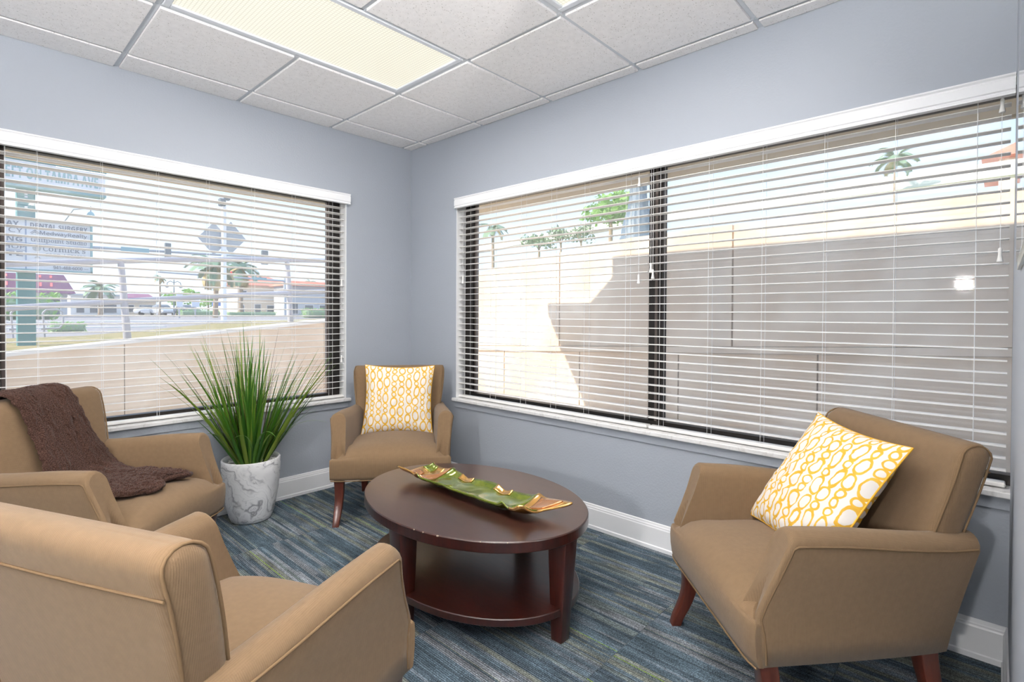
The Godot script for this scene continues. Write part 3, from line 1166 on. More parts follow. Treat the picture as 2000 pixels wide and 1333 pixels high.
func make_chair(label: String) -> Node3D:
	var t := thing("armchair", label, "armchair", Vector3.ZERO, 0.0, "tan upholstered armchairs")
	var fab: Material = mats.fabric
	obj("seat", make_seat(), fab, t)
	var back := obj("backrest", make_back(), fab, t)
	for s in [1.0, -1.0]:
		var arm := obj("arm", make_arm(s), fab, t)
		# piping along the outer top edge and down the front
		var path := PackedVector3Array()
		for i in 25:
			var u := i / 24.0
			var top := lerpf(0.612, 0.642, smoothstep(0.0, 0.85, u)) - 0.006 * sin(PI * u) - 0.036
			var zf := arm_front(top)
			path.push_back(Vector3(s * (arm_outer(u, top) + 0.0005), top, lerpf(-0.316, zf - 0.022, u)))
		for i in 9:
			var y := lerpf(0.598, 0.275, i / 8.0)
			path.push_back(Vector3(s * (arm_outer(1.0, y) - 0.0005), y, arm_front(y) - 0.014))
		var mb := MB.new()
		mb.tube(path, 0.0032, 6)
		obj("piping", mb, mats.piping, arm)
		# welt round the side panel of the back
		path = PackedVector3Array()
		for i in 10:
			var y := lerpf(0.56, 0.83, i / 9.0)
			var z := back_mid(y)
			path.push_back(Vector3(s * (lerpf(0.252, 0.312, smoothstep(0.3, 0.85, y)) - 0.006), y, z.x - 0.006))
		for i in range(1, 8):
			var a := PI * i / 8.0
			var z := back_mid(0.83)
			var zc := (z.x + z.y) * 0.5
			var hz := (z.x - z.y) * 0.5 - 0.006
			path.push_back(Vector3(s * (0.306 - 0.006 * sin(a)), 0.83 + 0.034 * sin(a), zc - 0.004 * sin(a) + hz * cos(a)))
		for i in 6:
			var y := lerpf(0.83, 0.6, i / 5.0)
			var z := back_mid(y)
			path.push_back(Vector3(s * (lerpf(0.252, 0.312, smoothstep(0.3, 0.85, y)) - 0.006), y, z.y + 0.006))
		mb = MB.new()
		mb.tube(path, 0.0034, 6)
		obj("piping", mb, mats.piping, back)
	# seam across the back, below the top roll
	var path2 := PackedVector3Array()
	for i in 13:
		var x := lerpf(-0.305, 0.305, i / 12.0)
		path2.push_back(Vector3(x, 0.79 - 0.004 * cos(x * 5.0), back_mid(0.79).y - 0.0008))
	var mb2 := MB.new()
	mb2.tube(path2, 0.0026, 6)
	obj("piping", mb2, mats.piping, back)
	# lower welt round the front
	var p3 := PackedVector3Array()
	for i in 25:
		var x := lerpf(-0.342, 0.342, i / 24.0)
		p3.push_back(Vector3(x, 0.263, 0.334 - 0.014 * pow(absf(x) / 0.3475, 14.0)))
	mb2 = MB.new()
	mb2.tube(p3, 0.0034, 6)
	obj("piping", mb2, mats.piping, t)
	for s in [1.0, -1.0]:
		obj("leg", chair_leg(true, s), mats.leg_wood, t)
		obj("leg", chair_leg(false, s), mats.leg_wood, t)
	return t

func chairs() -> void:
	var first := make_chair("tan armchair in the room corner holding an upright printed cushion")
	var spots := [
		[-0.565, 0.618, -0.685, ""],
		[-0.552, 2.976, -2.364, "tan armchair under the wide window with a leaning printed cushion"],
		[-2.098, 2.112, 1.99, "nearest tan armchair, seen from behind, with nothing on it"],
		[-2.072, 0.628, 0.702, "tan armchair with a dark brown fleece blanket over its back"],
	]
	for i in 4:
		var o: Node3D = first
		if i > 0:
			o = first.duplicate()
			o.name = numbered("armchair")
			add_child(o)
			o.set_meta("label", spots[i][3])
		o.position = Vector3(spots[i][0], 0, spots[i][1])
		o.rotation.y = spots[i][2]

# ---------------------------------------------------------------- coffee table and tray
func oval(a: float, b: float, y: float, n := 160) -> PackedVector3Array:     # a across x, b along z
	var r := PackedVector3Array()
	for k in n:
		var w := TAU * k / n
		r.push_back(Vector3(cos(w) * a, y, sin(w) * b))
	return r

func table() -> void:
	var t := thing("coffee_table", "dark brown oval wooden coffee table with a lower shelf", "table", Vector3(-0.95, 0, 1.752))
	var mb := MB.new()
	var a := 0.41
	var b := 0.562
	var y := 0.43
	mb.loft([oval(a - 0.003, b - 0.003, y - 0.042), oval(a, b, y - 0.039), oval(a, b, y - 0.004), oval(a - 0.0015, b - 0.0015, y - 0.002)], true, true, -1)
	obj("rim", mb, mats.mahogany, t)
	mb = MB.new()
	mb.loft([oval(a - 0.0015, b - 0.0015, y - 0.02), oval(a - 0.0015, b - 0.0015, y - 0.002), oval(a - 0.004, b - 0.004, y)], true, true, -1)
	obj("top", mb, mats.espresso_top, t)
	# worn chips along the near rim
	for c in [[2.92, 0.006], [2.84, 0.005], [2.72, 0.009], [2.4, 0.004], [2.2, 0.004]]:
		mb = MB.new()
		var p := Vector3(cos(c[0]) * (a - 0.001), y - 0.003, sin(c[0]) * (b - 0.001))
		mb.box(p, Vector3(c[1] * 0.5, 0.005, c[1]), 0.001, Basis(Vector3.UP, -c[0]))
		obj("chip", mb, mats.chipped_edge, t)
	mb = MB.new()
	mb.loft([oval(a - 0.041, b - 0.037, 0.106), oval(a - 0.038, b - 0.034, 0.109), oval(a - 0.038, b - 0.034, 0.132), oval(a - 0.041, b - 0.037, 0.135)], true, true, -1)
	obj("shelf", mb, mats.mahogany, t)
	# four tapered legs at the ends of the axes
	for k in 4:
		var w := PI * 0.5 * k
		var d := Vector3(cos(w), 0, sin(w))
		var rad := (a - 0.05) if k % 2 == 0 else (b - 0.05)
		var side := Vector3(-d.z, 0, d.x)
		var rings := []
		for i in 2:
			var yy := 0.39 if i == 0 else 0.0
			var th := 0.0375 if i == 0 else 0.025
			var off := rad - (0.0 if i == 0 else 0.01)
			rings.append(sect(d * off + Vector3.UP * yy, d, side, th * (1.15 if i == 0 else 1.0), th, 0.004, 2))
		mb = MB.new()
		mb.loft(rings, true, true, 0, -1)
		obj("leg", mb, mats.mahogany, t)

func tray() -> void:
	# slumped-glass serving tray: a shallow trough with pinched, folded ends, on two small feet
	var t := thing("glass_tray", "long green and gold wavy glass tray on the coffee table", "tray", Vector3(-0.955, 0.43, 1.77), 0.0)
	var n1 := noise(9.0, 71, 2)
	var hl := 0.4
	var surf := func(u: float, v: float) -> Vector3:     # u -1..1 along z, v -1..1 across x
		var w := 0.084 + 0.004 * sin(u * 9.0 + 0.5) * (0.4 + absf(u))
		var edge := pow(absf(v), 3.0)
		var y := 0.022 + 0.024 * edge + 0.003 * n1.get_noise_2d(u * 0.3, v * 0.06)
		# folds across the ends
		y += 0.014 * exp(-pow((u - 0.7 - 0.06 * v) / 0.05, 2.0)) + 0.014 * exp(-pow((u + 0.66 - 0.08 * v) / 0.05, 2.0))
		y += 0.01 * smoothstep(0.7, 0.9, absf(u)) * (0.5 + 0.5 * sin(v * 4.0 + u * 6.0))
		# two thumb dents on the far rim
		y -= 0.016 * exp(-pow((u - 0.3) / 0.09, 2.0) - pow((v - 0.9) / 0.3, 2.0)) + 0.016 * exp(-pow((u + 0.3) / 0.1, 2.0) - pow((v - 0.9) / 0.3, 2.0))
		y += 0.014 * smoothstep(0.8, 1.0, absf(u))
		var z := u * hl + 0.02 * v * smoothstep(0.7, 1.0, absf(u)) * signf(u)
		var tip := smoothstep(0.84, 1.0, absf(u))
		var x := v * w * (1.0 - 0.12 * tip) + 0.004 * sin(u * 11.0) * edge
		# one corner of each end is drawn out to a point
		if u < 0.0:
			x -= 0.03 * tip * clampf(-v, 0, 1)
			z -= 0.05 * tip * clampf(-v, 0, 1)
			z += 0.05 * tip * clampf(v, 0, 1)
		else:
			x += 0.03 * tip * clampf(v, 0, 1)
			z += 0.05 * tip * clampf(v, 0, 1)
			z -= 0.012 * tip * clampf(-v, 0, 1)
		return Vector3(x, y, z)
	var pieces := [[-1.0, -0.72, "gold_end", "tray_gold"], [-0.72, 0.74, "trough", "tray_green"], [0.74, 1.0, "gold_end", "tray_gold"]]
	for p in pieces:
		sheet(p[2], surf, p[0], p[1], -1.0, 1.0, 0.01, mats[p[3]], t, int(absf(p[1] - p[0]) * 44) + 4, 18)
	# lustre patches fused on the far edge and copper folds over the ends
	var raise := func(u: float, v: float) -> Vector3:
		return surf.call(u, v) + Vector3(0, 0.0045, 0)
	for q in [[-0.42, -0.18, 0.7, 0.99], [0.17, 0.43, 0.68, 0.99]]:
		sheet("gold_patch", raise, q[0], q[1], q[2], q[3], 0.004, mats.tray_gold, t, 10, 6)
	for q in [[-0.95, -0.84, -0.85, -0.1], [0.8, 0.95, 0.15, 0.9], [-0.7, -0.6, -0.9, 0.95]]:
		sheet("copper_fold", raise, q[0], q[1], q[2], q[3], 0.006, mats.tray_copper, t, 8, 12)
	sheet("green_fold", raise, -0.98, -0.82, 0.3, 0.95, 0.006, mats.tray_green, t, 8, 8)
	sheet("green_fold", raise, 0.86, 0.98, -0.9, -0.2, 0.005, mats.tray_green, t, 8, 8)
	for z in [-0.2, 0.2]:
		var mb := MB.new()
		mb.lathe([Vector2(0.03, 0.0), Vector2(0.03, 0.003), Vector2(0.024, 0.008), Vector2(0.02, 0.017), Vector2(0.004, 0.018)], 16, Vector3(0, 0, z))
		obj("foot", mb, mats.tray_dark, t)

# a closed sheet of the given thickness over f(u, v)
func sheet(called: String, f: Callable, u0: float, u1: float, v0: float, v1: float, th: float, m: Material, parent: Node, nu: int, nv: int) -> MeshInstance3D:
	var rings := []
	for i in nu + 1:
		var u := lerpf(u0, u1, float(i) / nu)
		var ring := PackedVector3Array()
		for j in nv + 1:
			ring.push_back(f.call(u, lerpf(v0, v1, float(j) / nv)))
		var e := 0.75 if i == 0 or i == nu else 1.0
		for j in nv + 1:
			var p: Vector3 = f.call(u, lerpf(v1, v0, float(j) / nv))
			ring.push_back(p + Vector3(0, -th * e, 0))
		rings.append(ring)
	var mb := MB.new()
	mb.begin()
	var n: int = rings[0].size()
	for i in nu:
		for j in n:
			var k := (j + 1) % n
			mb.quad(rings[i][j], rings[i][k], rings[i + 1][k], rings[i + 1][j], 0)
	for e in 2:
		var r: PackedVector3Array = rings[0] if e == 0 else rings[nu]
		for j in nv:
			var a := r[j]
			var b := r[j + 1]
			var c := r[n - 2 - j]
			var d := r[n - 1 - j]
			if e == 0:
				mb.quad(d, c, b, a, 0)
			else:
				mb.quad(a, b, c, d, 0)
	mb.close()
	return obj(called, mb, m, parent)

# ---------------------------------------------------------------- plant
func plant() -> void:
	var t := thing("potted_grass", "tall green artificial grass in a white marbled pot", "plant", Vector3(-1.298, 0, 0.19))
	var mb := MB.new()
	var prof := [Vector2(0.098, 0.0), Vector2(0.108, 0.003), Vector2(0.12, 0.03), Vector2(0.137, 0.1), Vector2(0.15, 0.18), Vector2(0.158, 0.26), Vector2(0.161, 0.32), Vector2(0.161, 0.362), Vector2(0.157, 0.368), Vector2(0.15, 0.366), Vector2(0.146, 0.35), Vector2(0.145, 0.325)]
	mb.lathe(prof, 48)
	var pot := obj("pot", mb, mats.marble_pot, t, true)
	# white gravel
	var r := RandomNumberGenerator.new()
	r.seed = 4
	var st := MB.new()
	st.lathe([Vector2(0.146, 0.326), Vector2(0.14, 0.334), Vector2(0.02, 0.336)], 24)
	for i in 150:
		var w := r.randf() * TAU
		var d := sqrt(r.randf()) * 0.135
		var s := r.randf_range(0.006, 0.011)
		var b := Basis.from_euler(Vector3(r.randf() * 3, r.randf() * 3, r.randf() * 3))
		st.box(Vector3(cos(w) * d, 0.338, sin(w) * d), Vector3(s * 2, s * 1.3, s * 1.6), s * 0.4, b)
	obj("gravel", st, mats.pebble, t).set_meta("kind", "stuff")
	# blades: a few shapes, each used many times
	var shapes := []
	for k in 14:
		var bend: float = [0.05, 0.12, 0.2, 0.1, 0.3, 0.16, 0.42, 0.08, 0.24, 0.7, 0.14, 0.95, 0.2, 0.5][k]
		var wmax: float = r.randf_range(0.0075, 0.012)
		var bl := MB.new()
		var n := 14
		var p := Vector3.ZERO
		var ang := 0.0
		var last := []
		for i in n + 1:
			var f := float(i) / n
			var half := wmax * (0.75 + 0.25 * sin(PI * minf(f * 1.6, 1.0))) * pow(maxf(1.0 - f, 0.0), 0.62) + 0.0002
			var dirv := Vector3(sin(ang), cos(ang), 0)
			var nrm := Vector3(-cos(ang), sin(ang), 0)
			var row := [p + Vector3(0, 0, -half) + nrm * half * 0.35, p, p + Vector3(0, 0, half) + nrm * half * 0.35]
			if i > 0:
				for q in 2:
					bl.quad(last[q], last[q + 1], row[q + 1], row[q], 0)
			last = row
			p += dirv / n
			ang += bend * 2.0 / n * (0.3 + 1.4 * f)
		shapes.append(bl.mesh(mats.blade0))
	for i in 235:
		var w := r.randf() * TAU
		var out := sqrt(r.randf())
		var lean := 0.04 + (0.44 + 0.12 * absf(cos(w))) * pow(out, 1.25) + r.randf_range(-0.05, 0.07)
		var k := r.randi_range(0, 8)
		var len := r.randf_range(0.42, 0.78)
		if i < 26:
			k = [9, 11, 13, 6][i % 4]
			len = r.randf_range(0.36, 0.52)
			lean = r.randf_range(0.4, 0.72)
		elif i < 70:
			len = r.randf_range(0.68, 0.86)
			k = [0, 1, 3, 7, 10, 2][i % 6]
			lean = clampf(lean, 0.03, 0.5)
		# the wall stands behind: blades leaning to it stay upright
		var dz := -sin(w)
		if dz < 0.0:
			lean *= 1.0 + 0.92 * dz
			if k in [9, 11, 13, 6, 4]:
				k = 1
		var root := Vector3(cos(w) * out * 0.085, 0.33, -sin(w) * out * 0.085)
		var tw := Basis(Vector3.UP, r.randf_range(-0.9, 0.9))
		var b := Basis(Vector3.UP, w) * Basis(Vector3.FORWARD, lean) * tw * Basis.from_scale(Vector3(len, len, r.randf_range(0.8, 1.25)))
		var m: Material = mats["blade%d" % r.randi_range(0, 3)]
		var wide := b * 1.0
		if r.randf() < 0.16:
			m = mats.blade_brown
			wide = b * Basis.from_scale(Vector3(0.95, 1.0, 0.35))
		inst("grass_blade", shapes[k], t, Transform3D(wide, root), m)

# ---------------------------------------------------------------- blanket and cushions
func blanket() -> void:
	# in the axes of the armchair it lies on: over the back, down to the seat and forward
	var t := thing("blanket", "dark brown fleece blanket thrown over an armchair", "blanket", Vector3(-2.072, 0, 0.628), 0.702)
	var path := [
		# y, z, x of the left edge (sitter's right), x of the right edge
		[0.60, -0.372, -0.2, 0.1], [0.74, -0.392, -0.19, 0.11], [0.86, -0.392, -0.185, 0.125], [0.888, -0.335, -0.17, 0.13], [0.876, -0.277, -0.155, 0.135], [0.8, -0.242, -0.125, 0.15],
		[0.7, -0.212, -0.115, 0.168], [0.6, -0.176, -0.112, 0.205], [0.52, -0.14, -0.112, 0.24], [0.492, -0.075, -0.1, 0.235], [0.484, 0.0, -0.09, 0.222], [0.482, 0.08, -0.12, 0.212], [0.48, 0.15, -0.14, 0.205], [0.476, 0.2, -0.13, 0.21], [0.47, 0.235, -0.06, 0.2]]
	var cur := Curve3D.new()
	var lefts := []
	for p in path:
		cur.add_point(Vector3(0, p[0], p[1]))
	var nu := 300
	var nv := 110
	var nz := noise(7.0, 91, 3)
	var fuzz := noise(95.0, 92, 2)
	var rows := []
	var nrm_rows := []
	for i in nu + 1:
		var f := float(i) / nu * (path.size() - 1)
		var k := mini(int(f), path.size() - 2)
		var a := f - k
		var get4 := func(c: int) -> float:
			var p0: float = path[maxi(k - 1, 0)][c]
			var p1: float = path[k][c]
			var p2: float = path[k + 1][c]
			var p3: float = path[mini(k + 2, path.size() - 1)][c]
			return cubic_interpolate(p1, p2, p0, p3, a)
		rows.append([get4.call(0), get4.call(1), get4.call(2), get4.call(3)])
	var top := []
	var bot := []
	for i in nu + 1:
		var r: Array = rows[i]
		var r0: Array = rows[maxi(i - 1, 0)]
		var r1: Array = rows[mini(i + 1, nu)]
		var tang := Vector3(0, r1[0] - r0[0], r1[1] - r0[1]).normalized()
		var nr := Vector3.RIGHT.cross(tang)           # out of the chair
		if nr.y < -0.2 or (absf(nr.y) < 0.9 and r[1] > -0.3 and nr.z < 0.0):
			nr = -nr
		var lie := smoothstep(0.62, 0.78, float(i) / nu)
		var ta := PackedVector3Array()
		var ba := PackedVector3Array()
		for j in nv + 1:
			var v := float(j) / nv
			var x := lerpf(r[2], r[3], v)
			var s := float(i) / nu
			# soft lengthwise folds; on the seat the end is bunched up
			var fold := 0.007 * sin(v * 10.0 + 2.0 * nz.get_noise_2d(s, v)) + 0.004 * nz.get_noise_2d(s * 2.0, v * 2.0)
			fold = maxf(fold, -0.004)
			fold += lie * (0.012 * absf(sin(v * 7.0 + s * 9.0)) + 0.014 * maxf(0.0, nz.get_noise_2d(s * 3.0 + 5.0, v * 3.0)))
			var fz := 0.0017 * fuzz.get_noise_2d(s * 1.15, x)
			var e := 1.0 - pow(absf(v * 2.0 - 1.0), 10.0)
			var wob := 0.012 * nz.get_noise_2d(s * 4.0, 3.0 + v)
			var endw := lie * 0.03 * sin(v * 9.0) * smoothstep(0.9, 1.0, s)
			var base := Vector3(x + wob, r[0], r[1] + endw)
			ta.push_back(base + nr * (0.003 + 0.011 * e + fold * e + fz))
			ba.push_back(base + nr * 0.0025 - nr * 0.002 * e)
		top.append(ta)
		bot.append(ba)
	var mb := MB.new()
	mb.begin()
	for i in nu:
		for j in nv:
			mb.quad(top[i][j], top[i][j + 1], top[i + 1][j + 1], top[i + 1][j], 0)
			mb.quad(bot[i][j], bot[i + 1][j], bot[i + 1][j + 1], bot[i][j + 1], 0)
		mb.quad(top[i][0], top[i + 1][0], bot[i + 1][0], bot[i][0], 0)
		mb.quad(top[i][nv], bot[i][nv], bot[i + 1][nv], top[i + 1][nv], 0)
	for j in nv:
		mb.quad(top[0][j], bot[0][j], bot[0][j + 1], top[0][j + 1], 0)
		mb.quad(top[nu][j], top[nu][j + 1], bot[nu][j + 1], bot[nu][j], 0)
	mb.close()
	obj("fleece", mb, mats.fleece, t)
	# rolled hem along the front end
	var hp := PackedVector3Array()
	for j in range(0, nv + 1, 5):
		hp.push_back((top[nu][j] + bot[nu][j]) * 0.5 + Vector3(0, 0.002, 0))
	mb = MB.new()
	mb.tube(hp, 0.0105, 8)
	obj("hem", mb, mats.fleece, t)

func cushion(label: String, at: Transform3D, size: float, puff: float, sag: float) -> void:
	var t := thing("cushion", label, "cushion", Vector3.ZERO, 0.0, "yellow and white printed cushions")
	t.transform = at
	var n := 30
	var h := size * 0.5
	var nz := noise(5.0, int(puff * 1000), 2)
	var P := func(a: float, b: float, side: float) -> Vector3:
		# sides drawn in between the pointed corners
		var x := a * h * (1.0 - 0.085 * (1.0 - b * b) * absf(a) * absf(a))
		var y := b * h * (1.0 - 0.085 * (1.0 - a * a) * absf(b) * absf(b))
		var k := pow(maxf(0.0, (1.0 - pow(absf(a), 2.4)) * (1.0 - pow(absf(b), 2.4))), 0.55)
		var wr := 0.006 * nz.get_noise_3d(a, b, side) * 2.0
		var z := side * (k * (puff + wr - sag * b * 0.3) + 0.0025)
		return Vector3(x, y - sag * 0.1 * k, z)
	var mb := MB.new()
	mb.begin()
	for side in [1.0, -1.0]:
		for i in n:
			for j in n:
				var a0 := -1.0 + 2.0 * i / n
				var a1 := -1.0 + 2.0 * (i + 1) / n
				var b0 := -1.0 + 2.0 * j / n
				var b1 := -1.0 + 2.0 * (j + 1) / n
				var u := func(a: float, b: float) -> Vector2: return Vector2(0.5 + a * 0.5 * side, 0.5 - b * 0.5)
				if side > 0:
					mb.quad(P.call(a0, b0, side), P.call(a1, b0, side), P.call(a1, b1, side), P.call(a0, b1, side), 0, u.call(a0, b0), u.call(a1, b0), u.call(a1, b1), u.call(a0, b1))
				else:
					mb.quad(P.call(a0, b1, side), P.call(a1, b1, side), P.call(a1, b0, side), P.call(a0, b0, side), 0, u.call(a0, b1), u.call(a1, b1), u.call(a1, b0), u.call(a0, b0))
	mb.close()
	obj("cover", mb, mats.cushion, t, true)
	var path := PackedVector3Array()
	for k in 4:
		for i in n:
			var f := -1.0 + 2.0 * i / n
			var ab: Vector2 = [Vector2(f, -1), Vector2(1, f), Vector2(-f, 1), Vector2(-1, -f)][k]
			var p: Vector3 = P.call(ab.x, ab.y, 1.0)
			p.z = 0.0
			path.push_back(p)
	path.push_back(path[0])
	mb = MB.new()
	mb.tube(path, 0.0032, 6)
	obj("seam", mb, mats.cushion_edge, t)

func cushions() -> void:
	var c := Transform3D(Basis(Vector3.UP, -0.685), Vector3(-0.565, 0, 0.618))
	cushion("upright printed cushion in the corner armchair", c * Transform3D(Basis(Vector3.RIGHT, -0.26) * Basis(Vector3.BACK, -0.02), Vector3(0.008, 0.66, -0.122)), 0.46, 0.062, 0.03)
	var r := Transform3D(Basis(Vector3.UP, -2.364), Vector3(-0.552, 0, 2.976))
	cushion("large leaning printed cushion in the armchair under the wide window", r * Transform3D(Basis(Vector3.RIGHT, -0.58) * Basis(Vector3.BACK, -0.04), Vector3(-0.02, 0.648, -0.075)), 0.475, 0.062, 0.03)

func mirror() -> void:
	var t := thing("wall_mirror", "silver framed mirror with angled corners on the short right wall", "mirror", Vector3(-0.8, 1.34, ZN))
	# outline in x (to the left of the picture is +x), y up
	var out := PackedVector2Array([Vector2(0, 0.03), Vector2(0, 0.46), Vector2(-0.12, 0.6), Vector2(-0.5, 0.6), Vector2(-0.62, 0.46), Vector2(-0.62, 0.03), Vector2(-0.59, 0), Vector2(-0.03, 0)])
	var mb := MB.new()
	mb.prism(out, Vector3(0, 0, 0), Vector3.RIGHT, Vector3.UP, Vector3(0, 0, -0.006))
	obj("frame", mb, mats.mirror_frame, t)
	var inner := PackedVector2Array()
	for p in out:
		inner.push_back(Vector2(-0.31, 0.3) + (p - Vector2(-0.31, 0.3)) * 0.95)
	mb = MB.new()
	mb.prism(inner, Vector3(0, 0, -0.006), Vector3.RIGHT, Vector3.UP, Vector3(0, 0, -0.002))
	obj("glass", mb, mats.mirror_glass, t)

# ---------------------------------------------------------------- outside: the building's own eaves, retaining walls
func wall_top(z: float) -> float:
	return 2.015 + (0.117 if z < 0.45 else 0.018) * (z - 0.45)

func ledge_y(z: float) -> float:
	return 0.866 + 0.0415 * z

func low_top(x: float) -> float:
	return 0.895 + 0.093 * (x + 2.2)

func panel_x(mb: MB, x: float, th: float, z0: float, z1: float, b: Callable, t: Callable) -> void:   # slab facing -x
	var poly := PackedVector2Array([Vector2(z0, b.call(z0)), Vector2(z1, b.call(z1))])
	var n := 4
	for i in n + 1:
		var z := lerpf(z1, z0, float(i) / n)
		poly.push_back(Vector2(z, t.call(z)))
	mb.prism(poly, Vector3(x, 0, 0), Vector3.BACK, Vector3.UP, Vector3(th, 0, 0))

func building_outside() -> void:
	# eaves and parapet of this building
	var e := frame("trim_1", "cream soffit and fascia of the eaves seen above the glass")
	var mb := MB.new()
	mb.box(Vector3(0.545, 2.215, 3.27), Vector3(0.65, 0.07, 8.16))
	mb.box(Vector3(-2.6, 2.215, -0.52), Vector3(5.64, 0.07, 0.6))
	obj("soffit", mb, mats.soffit, e)
	mb = MB.new()
	mb.box(Vector3(0.885, 2.21, 3.26), Vector3(0.03, 0.09, 8.2))
	mb.box(Vector3(-2.275, 2.2, -0.835), Vector3(6.29, 0.1, 0.03))
	obj("fascia", mb, mats.soffit, e)
	mb = MB.new()
	mb.box(Vector3(-2.6, 2.92, 3.6), Vector3(5.64, 0.56, 7.64))
	mb.box(Vector3(0.21, 2.72, 3.6), Vector3(0.02, 0.96, 7.6))
	mb.prism(PackedVector2Array([Vector2(-0.82, 2.26), Vector2(-0.82, 2.4), Vector2(0.0, 3.2), Vector2(0.0, 2.7), Vector2(-0.225, 2.7), Vector2(-0.225, 2.26)]), Vector3(-5.42, 0, 0), Vector3.BACK, Vector3.UP, Vector3(5.64, 0, 0))
	obj("parapet", mb, mats.stucco, e)
	mb = MB.new()
	mb.box(Vector3(-3.0, -0.15, -1.2), Vector3(10.4, 0.1, 2.6))
	mb.box(Vector3(1.21, -0.151, 3.6), Vector3(1.98, 0.1, 7.0))
	struct(obj("pavement", mb, mats.pavement), "paved strip below the windows")
	# high retaining wall beyond the wide window
	var w := thing("retaining_wall", "tall sunlit cream block wall outside the wide window", "wall")
	var lo := [-3.4, -2.2, -1.066, 0.083, 1.231, 2.404, 3.55, 4.7, 6.6]
	for i in lo.size() - 1:
		mb = MB.new()
		panel_x(mb, 2.2, 0.2, lo[i] + 0.006, lo[i + 1] - 0.006, func(_z): return -0.12, func(z): return ledge_y(z) - 0.045)
		obj("panel", mb, mats.stucco, w)
	mb = MB.new()
	panel_x(mb, 2.165, 0.24, -3.4, 6.6, func(z): return ledge_y(z) - 0.04, func(z): return ledge_y(z) + 0.015)
	obj("ledge", mb, mats.stucco, w)
	var hi := [-3.4, -2.1, -0.2, 1.73, 3.62, 6.6]
	for i in hi.size() - 1:
		mb = MB.new()
		panel_x(mb, 2.2, 0.2, hi[i] + 0.008, hi[i + 1] - 0.008, func(z): return ledge_y(z) + 0.02, wall_top)
		obj("panel", mb, mats.stucco, w)
	mb = MB.new()
	panel_x(mb, 2.26, 0.12, -3.4, 6.6, func(_z): return -0.12, func(z): return wall_top(z) - 0.02)
	obj("core", mb, mats.stucco, w)
	# low retaining wall beyond the street window
	w = thing("retaining_wall", "low cream wall with a sloping top outside the street window", "wall")
	var xs := [-8.2, -5.0, -3.3, -1.42, 0.55, 2.18]
	for i in xs.size() - 1:
		mb = MB.new()
		var a: float = xs[i] + 0.003
		var b: float = xs[i + 1] - 0.003
		mb.prism(PackedVector2Array([Vector2(a, -0.12), Vector2(b, -0.12), Vector2(b, low_top(b) - 0.03), Vector2(a, low_top(a) - 0.03)]), Vector3(0, 0, -2.5), Vector3.RIGHT, Vector3.UP, Vector3(0, 0, -0.24))
		obj("panel", mb, mats.stucco, w)
	mb = MB.new()
	mb.prism(PackedVector2Array([Vector2(-8.2, low_top(-8.2) - 0.03), Vector2(2.2, low_top(2.2) - 0.03), Vector2(2.2, low_top(2.2)), Vector2(-8.2, low_top(-8.2))]), Vector3(0, 0, -2.48), Vector3.RIGHT, Vector3.UP, Vector3(0, 0, -0.3))
	obj("cap", mb, mats.concrete_white, w)
	# white pipe railing on the lawn just behind
	var r := thing("pipe_railing", "white pipe railing with two rails behind the low wall", "railing")
	for k in 2:
		var pts := PackedVector3Array()
		for i in 17:
			var x := lerpf(-6.0, 2.4, i / 16.0)
			var f := (x + 2.19) / 3.05
			var y := (1.655 + 0.27 * f + 0.03 * sin(PI * clampf(f, 0, 1))) if k == 0 else (1.262 + 0.262 * f + 0.012 * sin(PI * clampf(f, 0, 1)))
			pts.push_back(Vector3(x, y, -3.0))
		mb = MB.new()
		mb.tube(pts, 0.03, 10)
		obj("rail", mb, mats.rail_white, r)
	for x in [-4.8, -3.05, -1.32, 0.355, 2.0]:
		var f: float = (x + 2.19) / 3.05
		mb = MB.new()
		mb.tube(PackedVector3Array([Vector3(x - 0.035, 1.655 + 0.27 * f + 0.02, -3.0), Vector3(x - 0.01, 1.3 + 0.2 * f, -3.0), Vector3(x + 0.022, 0.85 + 0.1 * f, -3.0)]), 0.028, 10, 0.036)
		obj("post", mb, mats.rail_white, r)

func lawn_strip(called: String, label: String, a: Array, b: Array, m: Material) -> void:
	var mb := MB.new()
	var n := 8
	for i in a.size() - 1:
		for j in n:
			var f0 := float(j) / n
			var f1 := float(j + 1) / n
			var p := []
			for c in [[i, f0], [i + 1, f0], [i + 1, f1], [i, f1]]:
				var pa: Vector3 = a[c[0]]
				var pb: Vector3 = b[c[0]]
				var q := pa.lerp(pb, pow(c[1], 1.5))
				q.y = lerpf(pa.y, pb.y, smoothstep(0.0, 0.6, c[1])) if called == "lawn" else lerpf(pa.y, pb.y, pow(c[1], 1.5))
				p.append(q)
			mb.quad(p[0], p[1], p[2], p[3], 0)
	# keep the grass side up
	for i in range(0, mb.v.size(), 3):
		var nr := (mb.v[i + 2] - mb.v[i]).cross(mb.v[i + 1] - mb.v[i])
		if nr.y < 0.0:
			var x := mb.v[i + 1]
			mb.v[i + 1] = mb.v[i + 2]
			mb.v[i + 2] = x
	struct(obj(called, mb, m), label)

